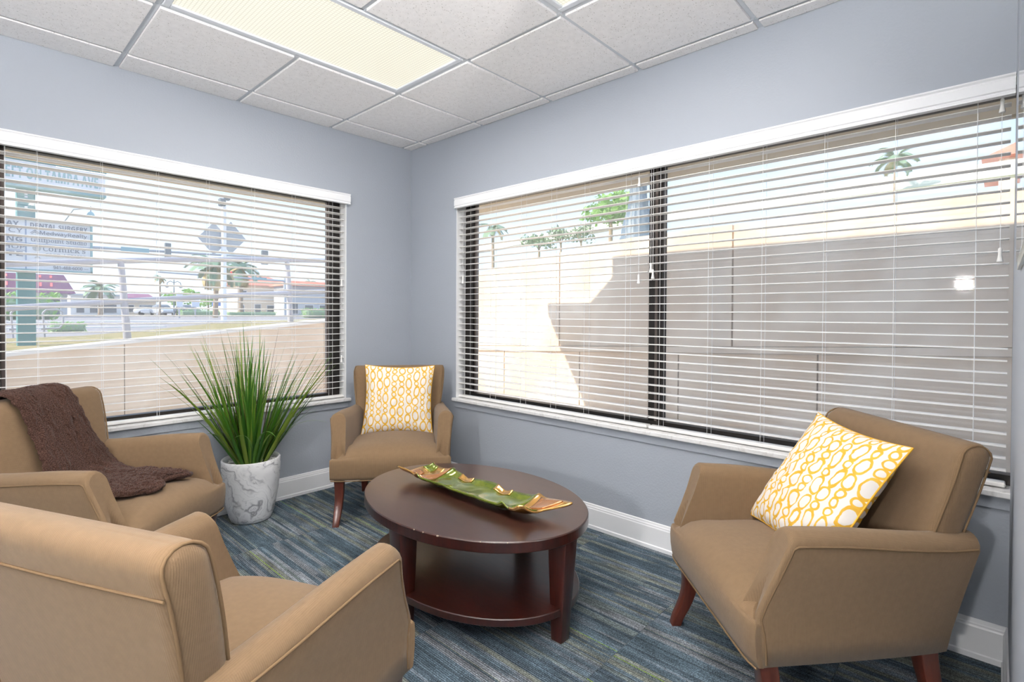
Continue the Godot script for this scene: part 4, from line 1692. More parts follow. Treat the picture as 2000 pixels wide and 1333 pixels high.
func letters(s: String, at: Vector3, height: float, width: float, m: Material, parent: Node, serif := false, bold := false) -> void:
	var tm := TextMesh.new()
	var f := SystemFont.new()
	f.font_names = PackedStringArray(["Droid Serif" if serif else "Droid Sans"])
	if bold:
		f.font_weight = 700
	tm.font = f
	tm.text = s
	tm.font_size = 48
	tm.pixel_size = 0.01
	tm.depth = 0.06
	tm.curve_step = 2.0
	tm.material = m
	tm.horizontal_alignment = HORIZONTAL_ALIGNMENT_CENTER
	tm.vertical_alignment = VERTICAL_ALIGNMENT_CENTER
	var box := tm.get_aabb()
	var sy := height / maxf(box.size.y, 0.01)
	var sx := width / maxf(box.size.x, 0.01) if width > 0.0 else sy
	var o := MeshInstance3D.new()
	o.mesh = tm
	o.name = "lettering"
	parent.add_child(o, true)
	o.scale = Vector3(sx, sy, 0.15)
	o.position = at - Vector3(box.get_center().x * sx, box.get_center().y * sy, 0)

func street() -> void:
	# ground
	var wa := []
	var wb := []
	for p in [[-9.0, -9.0, -6.3], [-2.2, -2.0, -6.46], [-1.5, -1.15, -6.9], [-0.6, 0.46, -9.9], [0.6, 5.66, -20.7], [2.4, 26.0, -44.7]]:
		wa.append(Vector3(p[0], low_top(p[0]) - 0.045, -2.76))
		wb.append(Vector3(p[1], 0.87, p[2]))
	lawn_strip("lawn", "dry yellow-green grass verge behind the low wall", wa, wb, mats.lawn)
	var mb := MB.new()
	mb.box(Vector3(30, 0.79, -108.0), Vector3(240, 0.1, 203.4))
	struct(obj("road", mb, mats.asphalt), "pale road and parking area")
	mb = MB.new()
	for q in [[Vector3(-3.0, 0.85, -13.2), Vector3(9.0, 0.05, 0.35), 0.05], [Vector3(4.0, 0.85, -24.0), Vector3(22.0, 0.06, 1.2), -0.1]]:
		mb.box(q[0], q[1], 0.0, Basis(Vector3.UP, q[2]))
	struct(obj("kerb", mb, mats.pavement), "pale kerbs along the road")
	# embankment above the tall wall
	wa = []
	wb = []
	for z in [-6.4, -5.6, -4.8, -4.0, -3.4, -1.0, 0.5, 1.5, 3.0, 7.0]:
		var k := smoothstep(-6.4, -4.0, z)
		wa.append(Vector3(2.38, lerpf(0.85, maxf(wall_top(z), 1.5) - 0.03, k), z))
		var top := 3.02 - 0.8 * smoothstep(0.0, 1.8, z)
		wb.append(Vector3(9.0, lerpf(0.85, top, k), z - 1.0))
	lawn_strip("embankment", "green grass bank above the tall wall", wa, wb, mats.lawn_green)
	# elevated white ramp
	var t := thing("elevated_ramp", "white concrete ramp crossing above the tall wall", "bridge")
	var rings := []
	for p in [[-10.5, 3.2, 0.17], [-8.5, 3.25, 0.17], [-3.3, 3.47, 0.19], [2.0, 3.49, 0.23], [12.0, 3.55, 0.3]]:
		rings.append(PackedVector3Array([Vector3(9.0, p[1], p[0]), Vector3(9.0, p[1] + p[2], p[0]), Vector3(9.3, p[1] + p[2], p[0]), Vector3(9.3, p[1], p[0])]))
	mb = MB.new()
	mb.loft(rings, true, true, -1)
	obj("deck", mb, mats.concrete_white, t)
	for z in [-2.55, 3.9, -9.5]:
		mb = MB.new()
		mb.box(Vector3(9.15, 2.0, z), Vector3(0.2, 2.9, 0.2))
		obj("pillar", mb, mats.concrete_white, t)
	# fluted lamp post behind the wall
	t = thing("street_lamp", "grey fluted lamp post with a bell base above the tall wall", "lamp post", Vector3(2.66, 1.7, 0.53))
	rings = []
	for p in [[0.0, 0.2, 0.0], [0.38, 0.2, 0.0], [0.4, 0.185, 0.3], [0.47, 0.18, 0.6], [0.55, 0.165, 1.0], [0.63, 0.14, 1.0], [0.7, 0.118, 1.0], [0.76, 0.112, 0.2], [0.78, 0.118, 0.0], [0.8, 0.1, 0.6], [0.86, 0.094, 1.0], [1.6, 0.09, 1.0], [3.2, 0.08, 1.0]]:
		var ring := PackedVector3Array()
		for k in 64:
			var w := TAU * k / 64
			var rr: float = p[1] * (1.0 - 0.06 * p[2] * (0.5 + 0.5 * cos(w * 16.0)))
			ring.push_back(Vector3(cos(w) * rr, p[0], sin(w) * rr))
		rings.append(ring)
	mb = MB.new()
	mb.loft(rings, true, true, 0, -1)
	obj("shaft", mb, mats.lamp_verdigris, t)
	sign_pylon()
	# planting beyond the wide window
	tree("leafy_tree", "bright green leafy tree above the tall wall", Vector3(8.2, 2.5, -3.35), 1.35, 0.72, 0.62, mats.leaf_green, 700, 3)
	for s in [[-5.75, 0.5, 3.25], [-5.0, 0.42, 3.35], [-4.35, 0.38, 3.3]]:
		tree("shrub", ["rounded dull green shrub nearest the palm on the bank", "middle dull green shrub on the bank", "dull green shrub beside the leafy tree on the bank"][[-5.75, -5.0, -4.35].find(s[0])], Vector3(8.4, 2.45, s[0]), s[2] - 2.45, s[1], 0.3, mats.leaf_dull, 260, 5 + int(s[0] * -10))
	palm("small palm above the left end of the tall wall", Vector3(8.0, 0.85, -7.1), 2.82, 0.5, 16, 0.05, 1)
	palm("slender palm far above the tall wall", Vector3(8.3, 2.05, 2.15), 1.82, 0.4, 16, 0.018, 2)
	house_far()
	# the crossing beyond the street window
	mast_arm("long signal arm with a street sign nearer the window", Vector3(-6.0, 0.85, -36.0), Vector3(-6.0, 4.9, -36), Vector3(13.4, 5.33, -36), 0.11, [[7.03, 5.25, 0.34, 0.97], [13.1, 5.3, 0.46, 1.0]], [[5.3, 5.08, 1.45, 0.38]], false)
	mast_arm("farther signal arm with red lights showing", Vector3(26.0, 0.85, -62.0), Vector3(26.0, 5.3, -62), Vector3(12.5, 5.57, -62), 0.13, [[16.6, 5.65, 0.36, 0.8], [19.62, 5.7, 0.36, 0.8]], [[22.9, 5.42, 1.6, 0.3]], true)
	# pole with two diamond signs seen from behind
	t = thing("sign_pole", "tall white pole carrying two grey diamond signs", "pole", Vector3(7.14, 0.85, -26.0))
	mb = MB.new()
	mb.tube(PackedVector3Array([Vector3(0, 0, 0), Vector3(0, 6.4, 0)]), 0.14, 12, 0.12)
	obj("pole", mb, mats.trim_white, t)
	for s in [-1.0, 1.0]:
		mb = MB.new()
		mb.prism(PackedVector2Array([Vector2(-0.75, 0), Vector2(0, -0.85), Vector2(0.75, 0), Vector2(0, 0.85)]), Vector3(s * 0.4, 4.28 + s * 0.06, -0.2 + s * 0.02), Vector3.RIGHT, Vector3.UP, Vector3(0, 0, 0.02))
		obj("diamond_sign", mb, mats.steel_grey, t)
	mb = MB.new()
	mb.box(Vector3(-0.1, 6.1, 0.05), Vector3(0.3, 0.4, 0.3), 0.04)
	mb.box(Vector3(0.12, 6.35, 0.0), Vector3(0.35, 0.2, 0.25), 0.04)
	obj("camera_head", mb, mats.signal_body, t)
	# street lantern with two arms
	t = thing("lantern_post", "thin dark two-armed lantern post near the cars", "lamp post", Vector3(12.2, 0.85, -55.0))
	mb = MB.new()
	mb.tube(PackedVector3Array([Vector3(0, 0, 0), Vector3(0, 3.6, 0)]), 0.07, 8, 0.04)
	for s in [-1.0, 1.0]:
		mb.tube(PackedVector3Array([Vector3(0, 3.3, 0), Vector3(s * 0.3, 3.45, 0), Vector3(s * 0.55, 3.3, 0), Vector3(s * 0.58, 3.1, 0)]), 0.035, 6)
	obj("post", mb, mats.signal_body, t)
	for s in [-1.0, 1.0]:
		mb = MB.new()
		mb.lathe([Vector2(0.03, 0.3), Vector2(0.09, 0.25), Vector2(0.17, 0.02), Vector2(0.05, -0.05)], 12, Vector3(s * 0.58, 2.85, 0))
		obj("lantern", mb, mats.steel_grey, t)
	palm("large palm left of the red-roofed building", Vector3(12.7, 0.85, -45.0), 4.3, 2.35, 26, 0.22, 3)
	palm("large palm partly behind the white pole", Vector3(22.2, 0.85, -66.0), 6.0, 2.8, 26, 0.26, 4)
	palm("short bushy palm beside the sign pylon", Vector3(10.4, 0.85, -80.0), 3.3, 2.2, 22, 0.3, 5)
	palm("slim fan palm over the parking area", Vector3(14.5, 0.85, -70.0), 4.5, 0.85, 22, 0.12, 6)
	palm("distant palm above the right-hand building", Vector3(42.9, 0.85, -90.0), 6.2, 1.5, 20, 0.16, 7)
	for s in [[18.8, -80.0, 2.3, 2.0, "round green tree behind the white sign boards"], [22.9, -88.0, 3.0, 1.9, "taller green tree left of the cream building"], [28.2, -98.0, 2.4, 2.0, "green tree tucked behind the cream building"], [21.0, -108.0, 2.2, 1.9, "pale green tree behind the parked cars"]]:
		tree("street_tree", s[4], Vector3(s[0], 0.85, s[1]), s[2], s[3], 1.2, mats.leaf_green, 420, int(s[0]))
	hedge("clipped green hedge in front of the cars", Vector3(15.9, 0.85, -60.0), Vector3(4.2, 0.75, 1.2), 1)
	hedge("clipped green hedge below the cream building", Vector3(22.0, 0.85, -62.0), Vector3(6.0, 0.6, 1.2), 2)
	hedge("bushy hedge at the right edge of the street view", Vector3(19.6, 0.85, -40.0), Vector3(3.4, 0.85, 1.3), 3)
	hedge("dark shrub bed left of the sign pylon post", Vector3(-0.4, 0.85, -30.0), Vector3(3.0, 1.3, 1.2), 4)
	hedge("low bright green bush beside the bent pipe stands", Vector3(-1.0, 0.85, -9.6), Vector3(0.55, 0.2, 0.4), 5)
	houses()
	car("silver car parked on the street, seen end on", Vector3(16.2, 0.84, -76.0), 0.1, mats.car_silver)
	car("dark car parked beside the silver car", Vector3(18.6, 0.84, -74.0), 0.1, mats.car_dark)
	car("white car parked farther off by the trees", Vector3(16.9, 0.84, -84.0), 1.3, mats.car_white)
	# bent white pipe stands on the verge
	for s in [[-1.83, "left one of two bent white pipe stands by the sign"], [-1.5, "right one of two bent white pipe stands by the sign"]]:
		var at := Vector3(s[0], 0.86, -6.6)
		t = thing("pipe_stand", s[1], "stand", at, 0.0, "bent white pipe stands")
		mb = MB.new()
		mb.tube(PackedVector3Array([Vector3(-0.12, 0.3, 0), Vector3(-0.12, 0.36, 0), Vector3(-0.08, 0.41, 0), Vector3(0.04, 0.41, 0), Vector3(0.1, 0.38, 0), Vector3(0.1, 0.2, 0), Vector3(0.06, 0.14, 0), Vector3(-0.14, 0.13, 0)]), 0.014, 8)
		obj("hoop", mb, mats.rail_white, t)
		mb = MB.new()
		mb.tube(PackedVector3Array([Vector3(-0.12, 0.32, 0), Vector3(-0.1, -0.03, 0)]), 0.013, 8)
		obj("leg", mb, mats.rail_white, t)

func sign_pylon() -> void:
	var z := -4.2
	var t := thing("sign_pylon", "teal post with a TAMPA AVE direction board and white business directory", "sign", Vector3(0, 0, z))
	var mb := MB.new()
	mb.box(Vector3(-1.965, 1.75, -0.07), Vector3(0.15, 2.1, 0.14), 0.006)
	obj("post", mb, mats.teal, t)
	mb = MB.new()
	for y in [2.47, 2.5, 2.36]:
		mb.box(Vector3(-1.965, y, 0.002), Vector3(0.024, 0.016, 0.004))
	obj("bolt_plate", mb, mats.sign_white, t)
	# direction board
	var b := MB.new()
	b.box(Vector3(-2.2, 2.72, 0.02), Vector3(1.82, 0.25, 0.06), 0.004)
	var board := obj("direction_board", b, mats.sign_white, t)
	mb = MB.new()
	mb.box(Vector3(-2.2, 2.852, 0.02), Vector3(1.84, 0.016, 0.08))
	obj("top_trim", mb, mats.teal, board)
	mb = MB.new()
	mb.box(Vector3(-2.2, 2.575, 0.015), Vector3(1.83, 0.05, 0.12), 0.012)
	obj("bottom_trim", mb, mats.teal_light, board)
	letters("LEFT ON TAMPA AVE.", Vector3(-1.752, 2.715, 0.052), 0.125, 0.84, mats.teal_light, board, false, true)
	# directory
	b = MB.new()
	b.box(Vector3(-1.92, 1.955, 0.02), Vector3(1.01, 0.55, 0.05), 0.004)
	board = obj("directory_board", b, mats.sign_white, t)
	mb = MB.new()
	mb.box(Vector3(-1.92, 2.226, 0.03), Vector3(1.02, 0.022, 0.06))
	mb.box(Vector3(-1.92, 1.684, 0.03), Vector3(1.02, 0.02, 0.06))
	mb.box(Vector3(-1.421, 1.955, 0.03), Vector3(0.02, 0.56, 0.06))
	obj("border", mb, mats.teal_light, board)
	mb = MB.new()
	mb.box(Vector3(-1.972, 1.955, 0.044), Vector3(0.012, 0.53, 0.008))
	for y in [2.128, 2.046, 1.968]:
		mb.box(Vector3(-1.697, y, 0.044), Vector3(0.54, 0.007, 0.008))
	for y in [2.046, 1.968, 1.89]:
		mb.box(Vector3(-2.18, y, 0.044), Vector3(0.42, 0.007, 0.008))
	obj("divider", mb, mats.sign_line, board)
	var lm: Material = mats.sign_letter
	var zz := 0.047
	letters("DENTAL SURGERY", Vector3(-1.697, 2.168, zz), 0.048, 0.48, lm, board, false, true)
	letters("MedwayRealty", Vector3(-1.66, 2.088, zz), 0.052, 0.4, lm, board)
	letters("Gulfpoint Studio", Vector3(-1.697, 2.008, zz), 0.056, 0.47, lm, board, true)
	letters("Cormick's", Vector3(-1.655, 1.925, zz), 0.056, 0.36, lm, board, true)
	letters("FRED ASTAIRE", Vector3(-1.64, 1.856, zz), 0.034, 0.34, lm, board)
	letters("941-488-6000 —", Vector3(-1.6, 1.724, zz), 0.036, 0.3, lm, board)
	letters("AY", Vector3(-2.075, 2.17, zz), 0.05, 0.1, lm, board, false, true)
	letters("CY", Vector3(-2.05, 2.1, zz), 0.05, 0.11, lm, board)
	letters("NG", Vector3(-2.06, 2.006, zz), 0.05, 0.12, lm, board, false, true)
	letters("HOP", Vector3(-2.06, 1.928, zz), 0.046, 0.16, lm, board)
	letters("TE", Vector3(-2.06, 1.852, zz), 0.05, 0.13, lm, board, false, true)
	# emblems: a house outline, a disc and a small star-like mark
	mb = MB.new()
	for s in [-1.0, 1.0]:
		mb.box(Vector3(-1.9 + s * 0.018, 2.1, zz), Vector3(0.048, 0.006, 0.006), 0.0, Basis(Vector3.BACK, -s * 0.7))
		mb.box(Vector3(-1.9 + s * 0.014, 2.086, zz), Vector3(0.036, 0.006, 0.006), 0.0, Basis(Vector3.BACK, -s * 0.7))
	obj("emblem", mb, lm, board)
	mb = MB.new()
	var disc := PackedVector2Array()
	for k in 24:
		disc.push_back(Vector2(cos(TAU * k / 24), sin(TAU * k / 24)) * 0.036)
	mb.prism(disc, Vector3(-1.885, 1.925, zz - 0.003), Vector3.RIGHT, Vector3.UP, Vector3(0, 0, 0.004))
	obj("emblem", mb, mats.steel_grey, board)
	mb = MB.new()
	mb.prism(PackedVector2Array([Vector2(-0.03, -0.03), Vector2(0.03, -0.03), Vector2(0.006, -0.01), Vector2(0.004, 0.03), Vector2(-0.004, 0.03), Vector2(-0.008, -0.01)]), Vector3(-1.88, 1.845, zz - 0.003), Vector3.RIGHT, Vector3.UP, Vector3(0, 0, 0.004))
	obj("emblem", mb, mats.steel_grey, board)
	# gooseneck lamp over the directory
	mb = MB.new()
	mb.tube(PackedVector3Array([Vector3(-1.66, 2.23, 0.03), Vector3(-1.585, 2.375, 0.12), Vector3(-1.46, 2.395, 0.2)]), 0.006, 6)
	mb.tube(PackedVector3Array([Vector3(-1.447, 2.42, 0.2), Vector3(-1.447, 2.33, 0.2)]), 0.007, 6)
	var arm := obj("lamp_arm", mb, mats.steel_grey, t)
	mb = MB.new()
	mb.lathe([Vector2(0.01, 0.05), Vector2(0.024, 0.04), Vector2(0.036, 0.015), Vector2(0.042, -0.012), Vector2(0.03, -0.012), Vector2(0.01, 0.02)], 16, Vector3(-1.447, 2.31, 0.2))
	obj("lamp_shade", mb, mats.teal_light, arm)

func mast_arm(label: String, base: Vector3, a: Vector3, b: Vector3, r: float, heads: Array, plates: Array, red: bool) -> void:
	var t := thing("signal_mast", label, "traffic light", base)
	var mb := MB.new()
	mb.tube(PackedVector3Array([Vector3.ZERO, Vector3(0, a.y - base.y + 0.5, 0)]), r * 1.4, 10)
	obj("post", mb, mats.steel_grey, t)
	mb = MB.new()
	mb.tube(PackedVector3Array([a - base, b - base]), r, 10, r * 0.6)
	obj("arm", mb, mats.steel_grey, t)
	for h in heads:
		mb = MB.new()
		var c := Vector3(h[0], h[1], base.z + 0.2) - base
		mb.box(c, Vector3(h[2], h[3], 0.2), 0.03)
		var hd := obj("signal_head", mb, mats.signal_body, t)
		if red:
			mb = MB.new()
			mb.lathe([Vector2(0.02, 0.05), Vector2(0.1, 0.04), Vector2(0.13, 0.0), Vector2(0.02, -0.01)], 14)
			var o := obj("signal_light", mb, mats.signal_red, hd)
			o.transform = Transform3D(Basis(Vector3.RIGHT, PI / 2), c + Vector3(0, h[3] * 0.3, 0.1))
	for p in plates:
		mb = MB.new()
		mb.box(Vector3(p[0], p[1], base.z + 0.15) - base, Vector3(p[2], p[3], 0.02))
		obj("street_sign", mb, mats.teal_light, t)

func palm(label: String, at: Vector3, height: float, rad: float, n: int, trunk: float, sd: int) -> void:
	var t := thing("palm_tree", label, "palm tree", at)
	var r := RandomNumberGenerator.new()
	r.seed = 300 + sd
	var mb := MB.new()
	mb.tube(PackedVector3Array([Vector3(0, -0.1, 0), Vector3(trunk * 0.3, height * 0.5, 0), Vector3(0, height, 0)]), trunk, 8, trunk * 0.75)
	obj("trunk", mb, mats.trunk, t)
	# one frond of unit length: midrib with leaflets on both sides, drooping
	var fm := []
	for variant in 2:
		mb = MB.new()
		var p := Vector3.ZERO
		var ang := 0.7 - 0.35 * variant
		var seg := 12
		for i in seg:
			var d := Vector3(cos(ang), sin(ang), 0)
			var q := p + d / seg
			var wd := 0.24 * sin(PI * (0.12 + 0.88 * (1.0 - float(i) / seg)) * 0.9)
			for s in [-1.0, 1.0]:
				mb.tri(p, q, (p + q) * 0.5 + Vector3(0.05, -wd * 0.45, s * wd), -1)
				mb.tri(p.lerp(q, 0.5), q.lerp(p, -0.5), q + Vector3(0.05, -wd * 0.4, s * wd * 0.95), -1)
			p = q
			ang -= 0.15
		fm.append(mb.mesh(mats.palm_leaf))
	for i in n:
		var w := TAU * i / n + r.randf_range(-0.15, 0.15)
		var up := r.randf_range(-0.75, 0.75)
		var b := Basis(Vector3.UP, w) * Basis(Vector3.BACK, up) * Basis.from_scale(Vector3.ONE * rad * r.randf_range(0.85, 1.1))
		inst("frond", fm[i % 2], t, Transform3D(b, Vector3(0, height, 0)), mats.palm_dry if up < -0.6 else null)

func tree(called: String, label: String, at: Vector3, height: float, rx: float, ry: float, m: Material, n: int, sd: int) -> void:
	var t := thing(called, label, "tree" if called != "shrub" else "shrub", at)
	var r := RandomNumberGenerator.new()
	r.seed = 500 + sd
	var mb := MB.new()
	mb.tube(PackedVector3Array([Vector3(0, -0.1, 0), Vector3(0.04, height * 0.6, 0), Vector3(0, height, 0)]), rx * 0.09, 7, rx * 0.04)
	for k in 4:
		var w := k * 1.6
		mb.tube(PackedVector3Array([Vector3(0.03, height * 0.7, 0), Vector3(cos(w) * rx * 0.5, height + ry * 0.2, sin(w) * rx * 0.5)]), rx * 0.04, 5, rx * 0.015)
	obj("trunk", mb, mats.trunk, t)
	var lobes := []
	for k in 9:
		lobes.append([Vector3(r.randf_range(-0.62, 0.62) * rx, height + r.randf_range(-0.45, 0.6) * ry, r.randf_range(-0.62, 0.62) * rx), r.randf_range(0.35, 0.55)])
	mb = MB.new()
	for i in n:
		var l: Array = lobes[i % 9]
		var d := Vector3(r.randf_range(-1, 1), r.randf_range(-1, 1), r.randf_range(-1, 1)).normalized() * pow(r.randf(), 0.4)
		var p: Vector3 = l[0] + Vector3(d.x * rx, d.y * ry, d.z * rx) * l[1]
		var s := rx * r.randf_range(0.09, 0.16)
		var b := Basis.from_euler(Vector3(r.randf() * 6, r.randf() * 6, r.randf() * 6))
		mb.tri(p + b * Vector3(-s, 0, 0), p + b * Vector3(0, 0, s * 0.5), p + b * Vector3(s, 0, 0))
		mb.tri(p + b * Vector3(-s, 0, 0), p + b * Vector3(s, 0, 0), p + b * Vector3(0, s * 0.15, -s * 0.5))
	obj("foliage", mb, m, t).set_meta("kind", "stuff")

func hedge(label: String, at: Vector3, s: Vector3, sd: int) -> void:
	var t := thing("hedge", label, "hedge", at)
	var r := RandomNumberGenerator.new()
	r.seed = 700 + sd
	var mb := MB.new()
	mb.box(Vector3(0, s.y * 0.42, 0), Vector3(s.x * 0.9, s.y * 0.8, s.z * 0.8), s.y * 0.2)
	obj("twigs", mb, mats.leaf_dull, t)
	mb = MB.new()
	for i in 520:
		var p := Vector3(r.randf_range(-0.5, 0.5) * s.x, r.randf_range(0.05, 1.0) * s.y, r.randf_range(-0.5, 0.5) * s.z)
		var k := s.y * r.randf_range(0.08, 0.16)
		var b := Basis.from_euler(Vector3(r.randf() * 6, r.randf() * 6, r.randf() * 6))
		mb.tri(p + b * Vector3(-k, 0, 0), p + b * Vector3(0, 0, k * 0.6), p + b * Vector3(k, 0, 0))
	obj("foliage", mb, mats.leaf_green, t).set_meta("kind", "stuff")

func windows_on(t: Node3D, rects: Array, z: float) -> void:
	for q in rects:
		var mb := MB.new()
		mb.box(Vector3(q[0], q[1], z), Vector3(q[2] + 0.16, q[3] + 0.16, 0.1))
		var f := obj("window", mb, mats.concrete_white, t)
		mb = MB.new()
		mb.box(Vector3(q[0], q[1], z + 0.05), Vector3(q[2], q[3], 0.04))
		obj("pane", mb, mats.house_glass, f)

func houses() -> void:
	# plum-roofed building with light strips, behind the sign pylon
	var t := thing("diner_building", "low building with a plum mansard roof edged in pink lights", "building", Vector3(0, 0.85, -50.0))
	var mb := MB.new()
	mb.box(Vector3(-2.0, 0.95, -3.0), Vector3(11.4, 1.9, 6.0))
	obj("wall", mb, mats.house_grey, t)
	mb = MB.new()
	mb.begin()
	var lo := [Vector3(-8, 1.85, 0.6), Vector3(4.15, 1.85, 0.6), Vector3(4.15, 1.85, -6.5), Vector3(-8, 1.85, -6.5)]
	var up := [Vector3(-7.4, 3.3, -0.1), Vector3(3.5, 3.3, -0.1), Vector3(3.5, 3.3, -6), Vector3(-7.4, 3.3, -6)]
	mb.loft([PackedVector3Array(lo), PackedVector3Array(up)], true, true, -1)
	var roof := obj("roof", mb, mats.roof_plum, t)
	for k in 17:
		for row in 2:
			var x := -7.2 + k * 0.62
			mb = MB.new()
			mb.box(Vector3(x, 2.5 + row * 0.62, 0.32 - row * 0.3 + 0.05), Vector3(0.12, 0.26 - row * 0.1, 0.06))
			obj("light_strip", mb, mats.neon_pink, roof)
	windows_on(t, [[-4.0, 0.95, 1.2, 0.9], [-1.2, 0.95, 1.4, 0.9], [1.4, 0.95, 1.0, 0.9], [2.9, 0.8, 0.7, 1.5]], 0.0)
	# cream building with a red tiled hip roof
	t = thing("cream_building", "cream two-storey building with a red tiled hip roof", "building", Vector3(28.4, 0.5, -75.0))
	mb = MB.new()
	mb.box(Vector3(0.2, 2.4, -4.0), Vector3(7.2, 4.8, 8.0))
	obj("wall", mb, mats.house_cream, t)
	mb = MB.new()
	mb.loft([PackedVector3Array([Vector3(-3.9, 4.75, 0.6), Vector3(4.1, 4.75, 0.6), Vector3(4.1, 4.75, -8.6), Vector3(-3.9, 4.75, -8.6)]), PackedVector3Array([Vector3(-1.0, 6.4, -3.2), Vector3(1.9, 6.4, -3.2), Vector3(1.9, 6.4, -5), Vector3(-1.0, 6.4, -5)])], true, true, -1)
	obj("roof", mb, mats.roof_tile, t)
	mb = MB.new()
	mb.box(Vector3(0.2, 2.75, 0.06), Vector3(7.3, 0.18, 0.16))
	obj("band", mb, mats.concrete_white, t)
	windows_on(t, [[-2.9, 1.3, 0.6, 1.1], [-0.7, 1.25, 0.8, 1.5], [1.2, 1.4, 1.1, 0.9], [2.8, 1.3, 0.7, 1.2], [-2.6, 3.5, 0.7, 0.8], [1.5, 3.5, 1.8, 0.6]], 0.02)
	# its longer neighbour
	t = thing("stucco_building", "long cream building at the right edge of the street view", "building", Vector3(33.0, 0.5, -68.0))
	mb = MB.new()
	mb.box(Vector3(0.5, 2.35, -2.5), Vector3(8.6, 4.7, 5.0))
	obj("wall", mb, mats.house_grey, t)
	mb = MB.new()
	mb.loft([PackedVector3Array([Vector3(-4.3, 4.6, 0.7), Vector3(5.3, 4.6, 0.7), Vector3(5.3, 4.6, -5.6), Vector3(-4.3, 4.6, -5.6)]), PackedVector3Array([Vector3(-3.4, 5.3, -0.8), Vector3(4.4, 5.3, -0.8), Vector3(4.4, 5.3, -4), Vector3(-3.4, 5.3, -4)])], true, true, -1)
	obj("roof", mb, mats.roof_tile, t)
	windows_on(t, [[-3.0, 1.4, 0.8, 1.4], [-1.0, 1.4, 1.2, 1.0], [1.2, 1.4, 1.2, 1.0], [2.4, 3.4, 1.8, 0.5]], 0.02)
	# far shops
	t = thing("shop_row", "low far building with a dusty pink roof", "building", Vector3(17.0, 0.85, -92.0))
	mb = MB.new()
	mb.box(Vector3(0, 1.1, -3), Vector3(4.2, 2.2, 6))
	obj("wall", mb, mats.house_cream, t)
	mb = MB.new()
	mb.loft([PackedVector3Array([Vector3(-2.5, 2.2, 0.5), Vector3(2.5, 2.2, 0.5), Vector3(2.5, 2.2, -6.5), Vector3(-2.5, 2.2, -6.5)]), PackedVector3Array([Vector3(-1.6, 3.3, -2), Vector3(1.6, 3.3, -2), Vector3(1.6, 3.3, -4), Vector3(-1.6, 3.3, -4)])], true, true, -1)
	obj("roof", mb, mats.roof_plum, t)
	windows_on(t, [[-1.2, 1.0, 0.9, 1.0], [0.6, 1.0, 1.2, 1.0]], 0.02)
	t = thing("white_shop", "far white flat-roofed shop behind the bushy palm", "building", Vector3(11.0, 0.85, -86.0))
	mb = MB.new()
	mb.box(Vector3(0, 1.35, -3), Vector3(5.6, 2.7, 6))
	obj("wall", mb, mats.concrete_white, t)
	mb = MB.new()
	mb.box(Vector3(0, 2.75, -2.9), Vector3(5.9, 0.25, 6.4))
	obj("roof", mb, mats.house_grey, t)
	windows_on(t, [[-1.8, 0.9, 0.8, 1.1], [-0.4, 0.9, 0.8, 1.1], [1.4, 0.9, 1.4, 1.1]], 0.02)
	# white sign boards standing by the road
	for s in [[8.77, 2.15, -40.0, 0.4, 0.95, "white box sign on a post left of the blue one", "sign_white"], [13.2, 2.15, -52.0, 0.66, 0.7, "small pale sign board under the red signal", "sign_white"], [14.5, 2.1, -50.0, 1.0, 0.42, "low blue sign board beside the white pole", "blue_panel"]]:
		t = thing("sign_board", s[5], "sign", Vector3(s[0], 0.85, s[2]))
		mb = MB.new()
		mb.box(Vector3(0, s[1] - 0.85, 0), Vector3(s[3], s[4], 0.1), 0.01)
		obj("panel", mb, mats[s[6]], t)
		mb = MB.new()
		mb.box(Vector3(0, (s[1] - 0.85) * 0.5, -0.08), Vector3(0.1, s[1] - 0.8, 0.06))
		obj("post", mb, mats.rail_white, t)

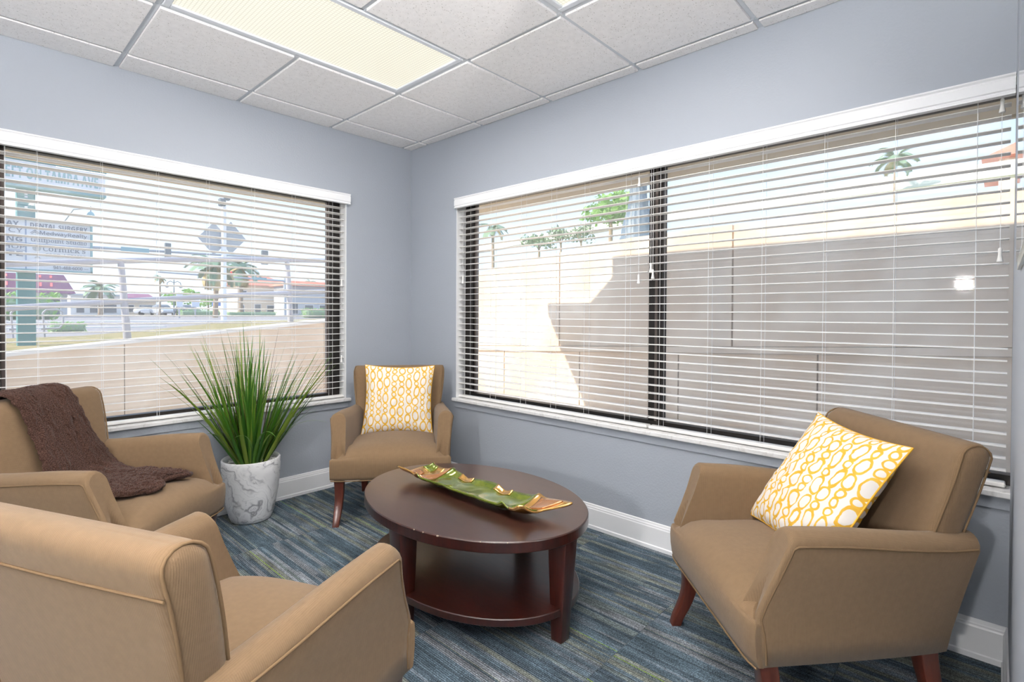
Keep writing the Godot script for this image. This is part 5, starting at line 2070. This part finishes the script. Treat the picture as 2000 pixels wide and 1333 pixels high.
func house_far() -> void:
	var t := thing("tiled_house", "corner of a red tiled roof beyond the tall wall", "building", Vector3(20.0, 2.2, 6.2))
	var mb := MB.new()
	mb.box(Vector3(2.0, 2.0, 0), Vector3(4, 4.1, 5.6))
	obj("wall", mb, mats.house_cream, t)
	mb = MB.new()
	mb.loft([PackedVector3Array([Vector3(-0.5, 4.0, -3.2), Vector3(4.5, 4.0, -3.2), Vector3(4.5, 4.0, 3.2), Vector3(-0.5, 4.0, 3.2)]), PackedVector3Array([Vector3(1.5, 5.2, -1.5), Vector3(2.5, 5.2, -1.5), Vector3(2.5, 5.2, 1.5), Vector3(1.5, 5.2, 1.5)])], true, true, -1)
	obj("roof", mb, mats.roof_tile, t)

func car(label: String, at: Vector3, turn: float, m: Material) -> void:
	var t := thing("car", label, "car", at, turn)
	var rings := []
	for p in [[-2.2, 0.55, 0.78, 0.74], [-2.05, 0.32, 0.92, 0.84], [-1.0, 0.3, 0.98, 0.87], [0.9, 0.3, 0.95, 0.87], [1.9, 0.32, 0.8, 0.83], [2.15, 0.45, 0.68, 0.7]]:
		rings.append(sect(Vector3(0, (p[1] + p[2]) * 0.5, p[0]), Vector3.RIGHT, Vector3.UP, p[3], (p[2] - p[1]) * 0.5, 0.12, 3))
	var mb := MB.new()
	mb.loft(rings, true, true, 0, -1)
	obj("body", mb, m, t)
	rings = []
	for p in [[0.92, -1.9, 1.0, 0.78], [1.2, -1.55, 0.65, 0.7], [1.42, -1.15, 0.25, 0.6], [1.46, -0.9, 0.0, 0.5]]:
		rings.append(sect(Vector3(0, p[0], (p[1] + p[2]) * 0.5), Vector3.RIGHT, Vector3.BACK, p[3], (p[2] - p[1]) * 0.5, 0.15, 3))
	mb = MB.new()
	mb.loft(rings, true, true, 0, 0)
	obj("cabin", mb, mats.house_glass, t)
	for s in [-1.0, 1.0]:
		for z in [-1.3, 1.35]:
			mb = MB.new()
			mb.lathe([Vector2(0.1, -0.1), Vector2(0.32, -0.1), Vector2(0.32, 0.1), Vector2(0.1, 0.1)], 16)
			var o := obj("wheel", mb, mats.rubber, t)
			o.transform = Transform3D(Basis(Vector3.BACK, PI / 2), Vector3(s * 0.76, 0.32, z))
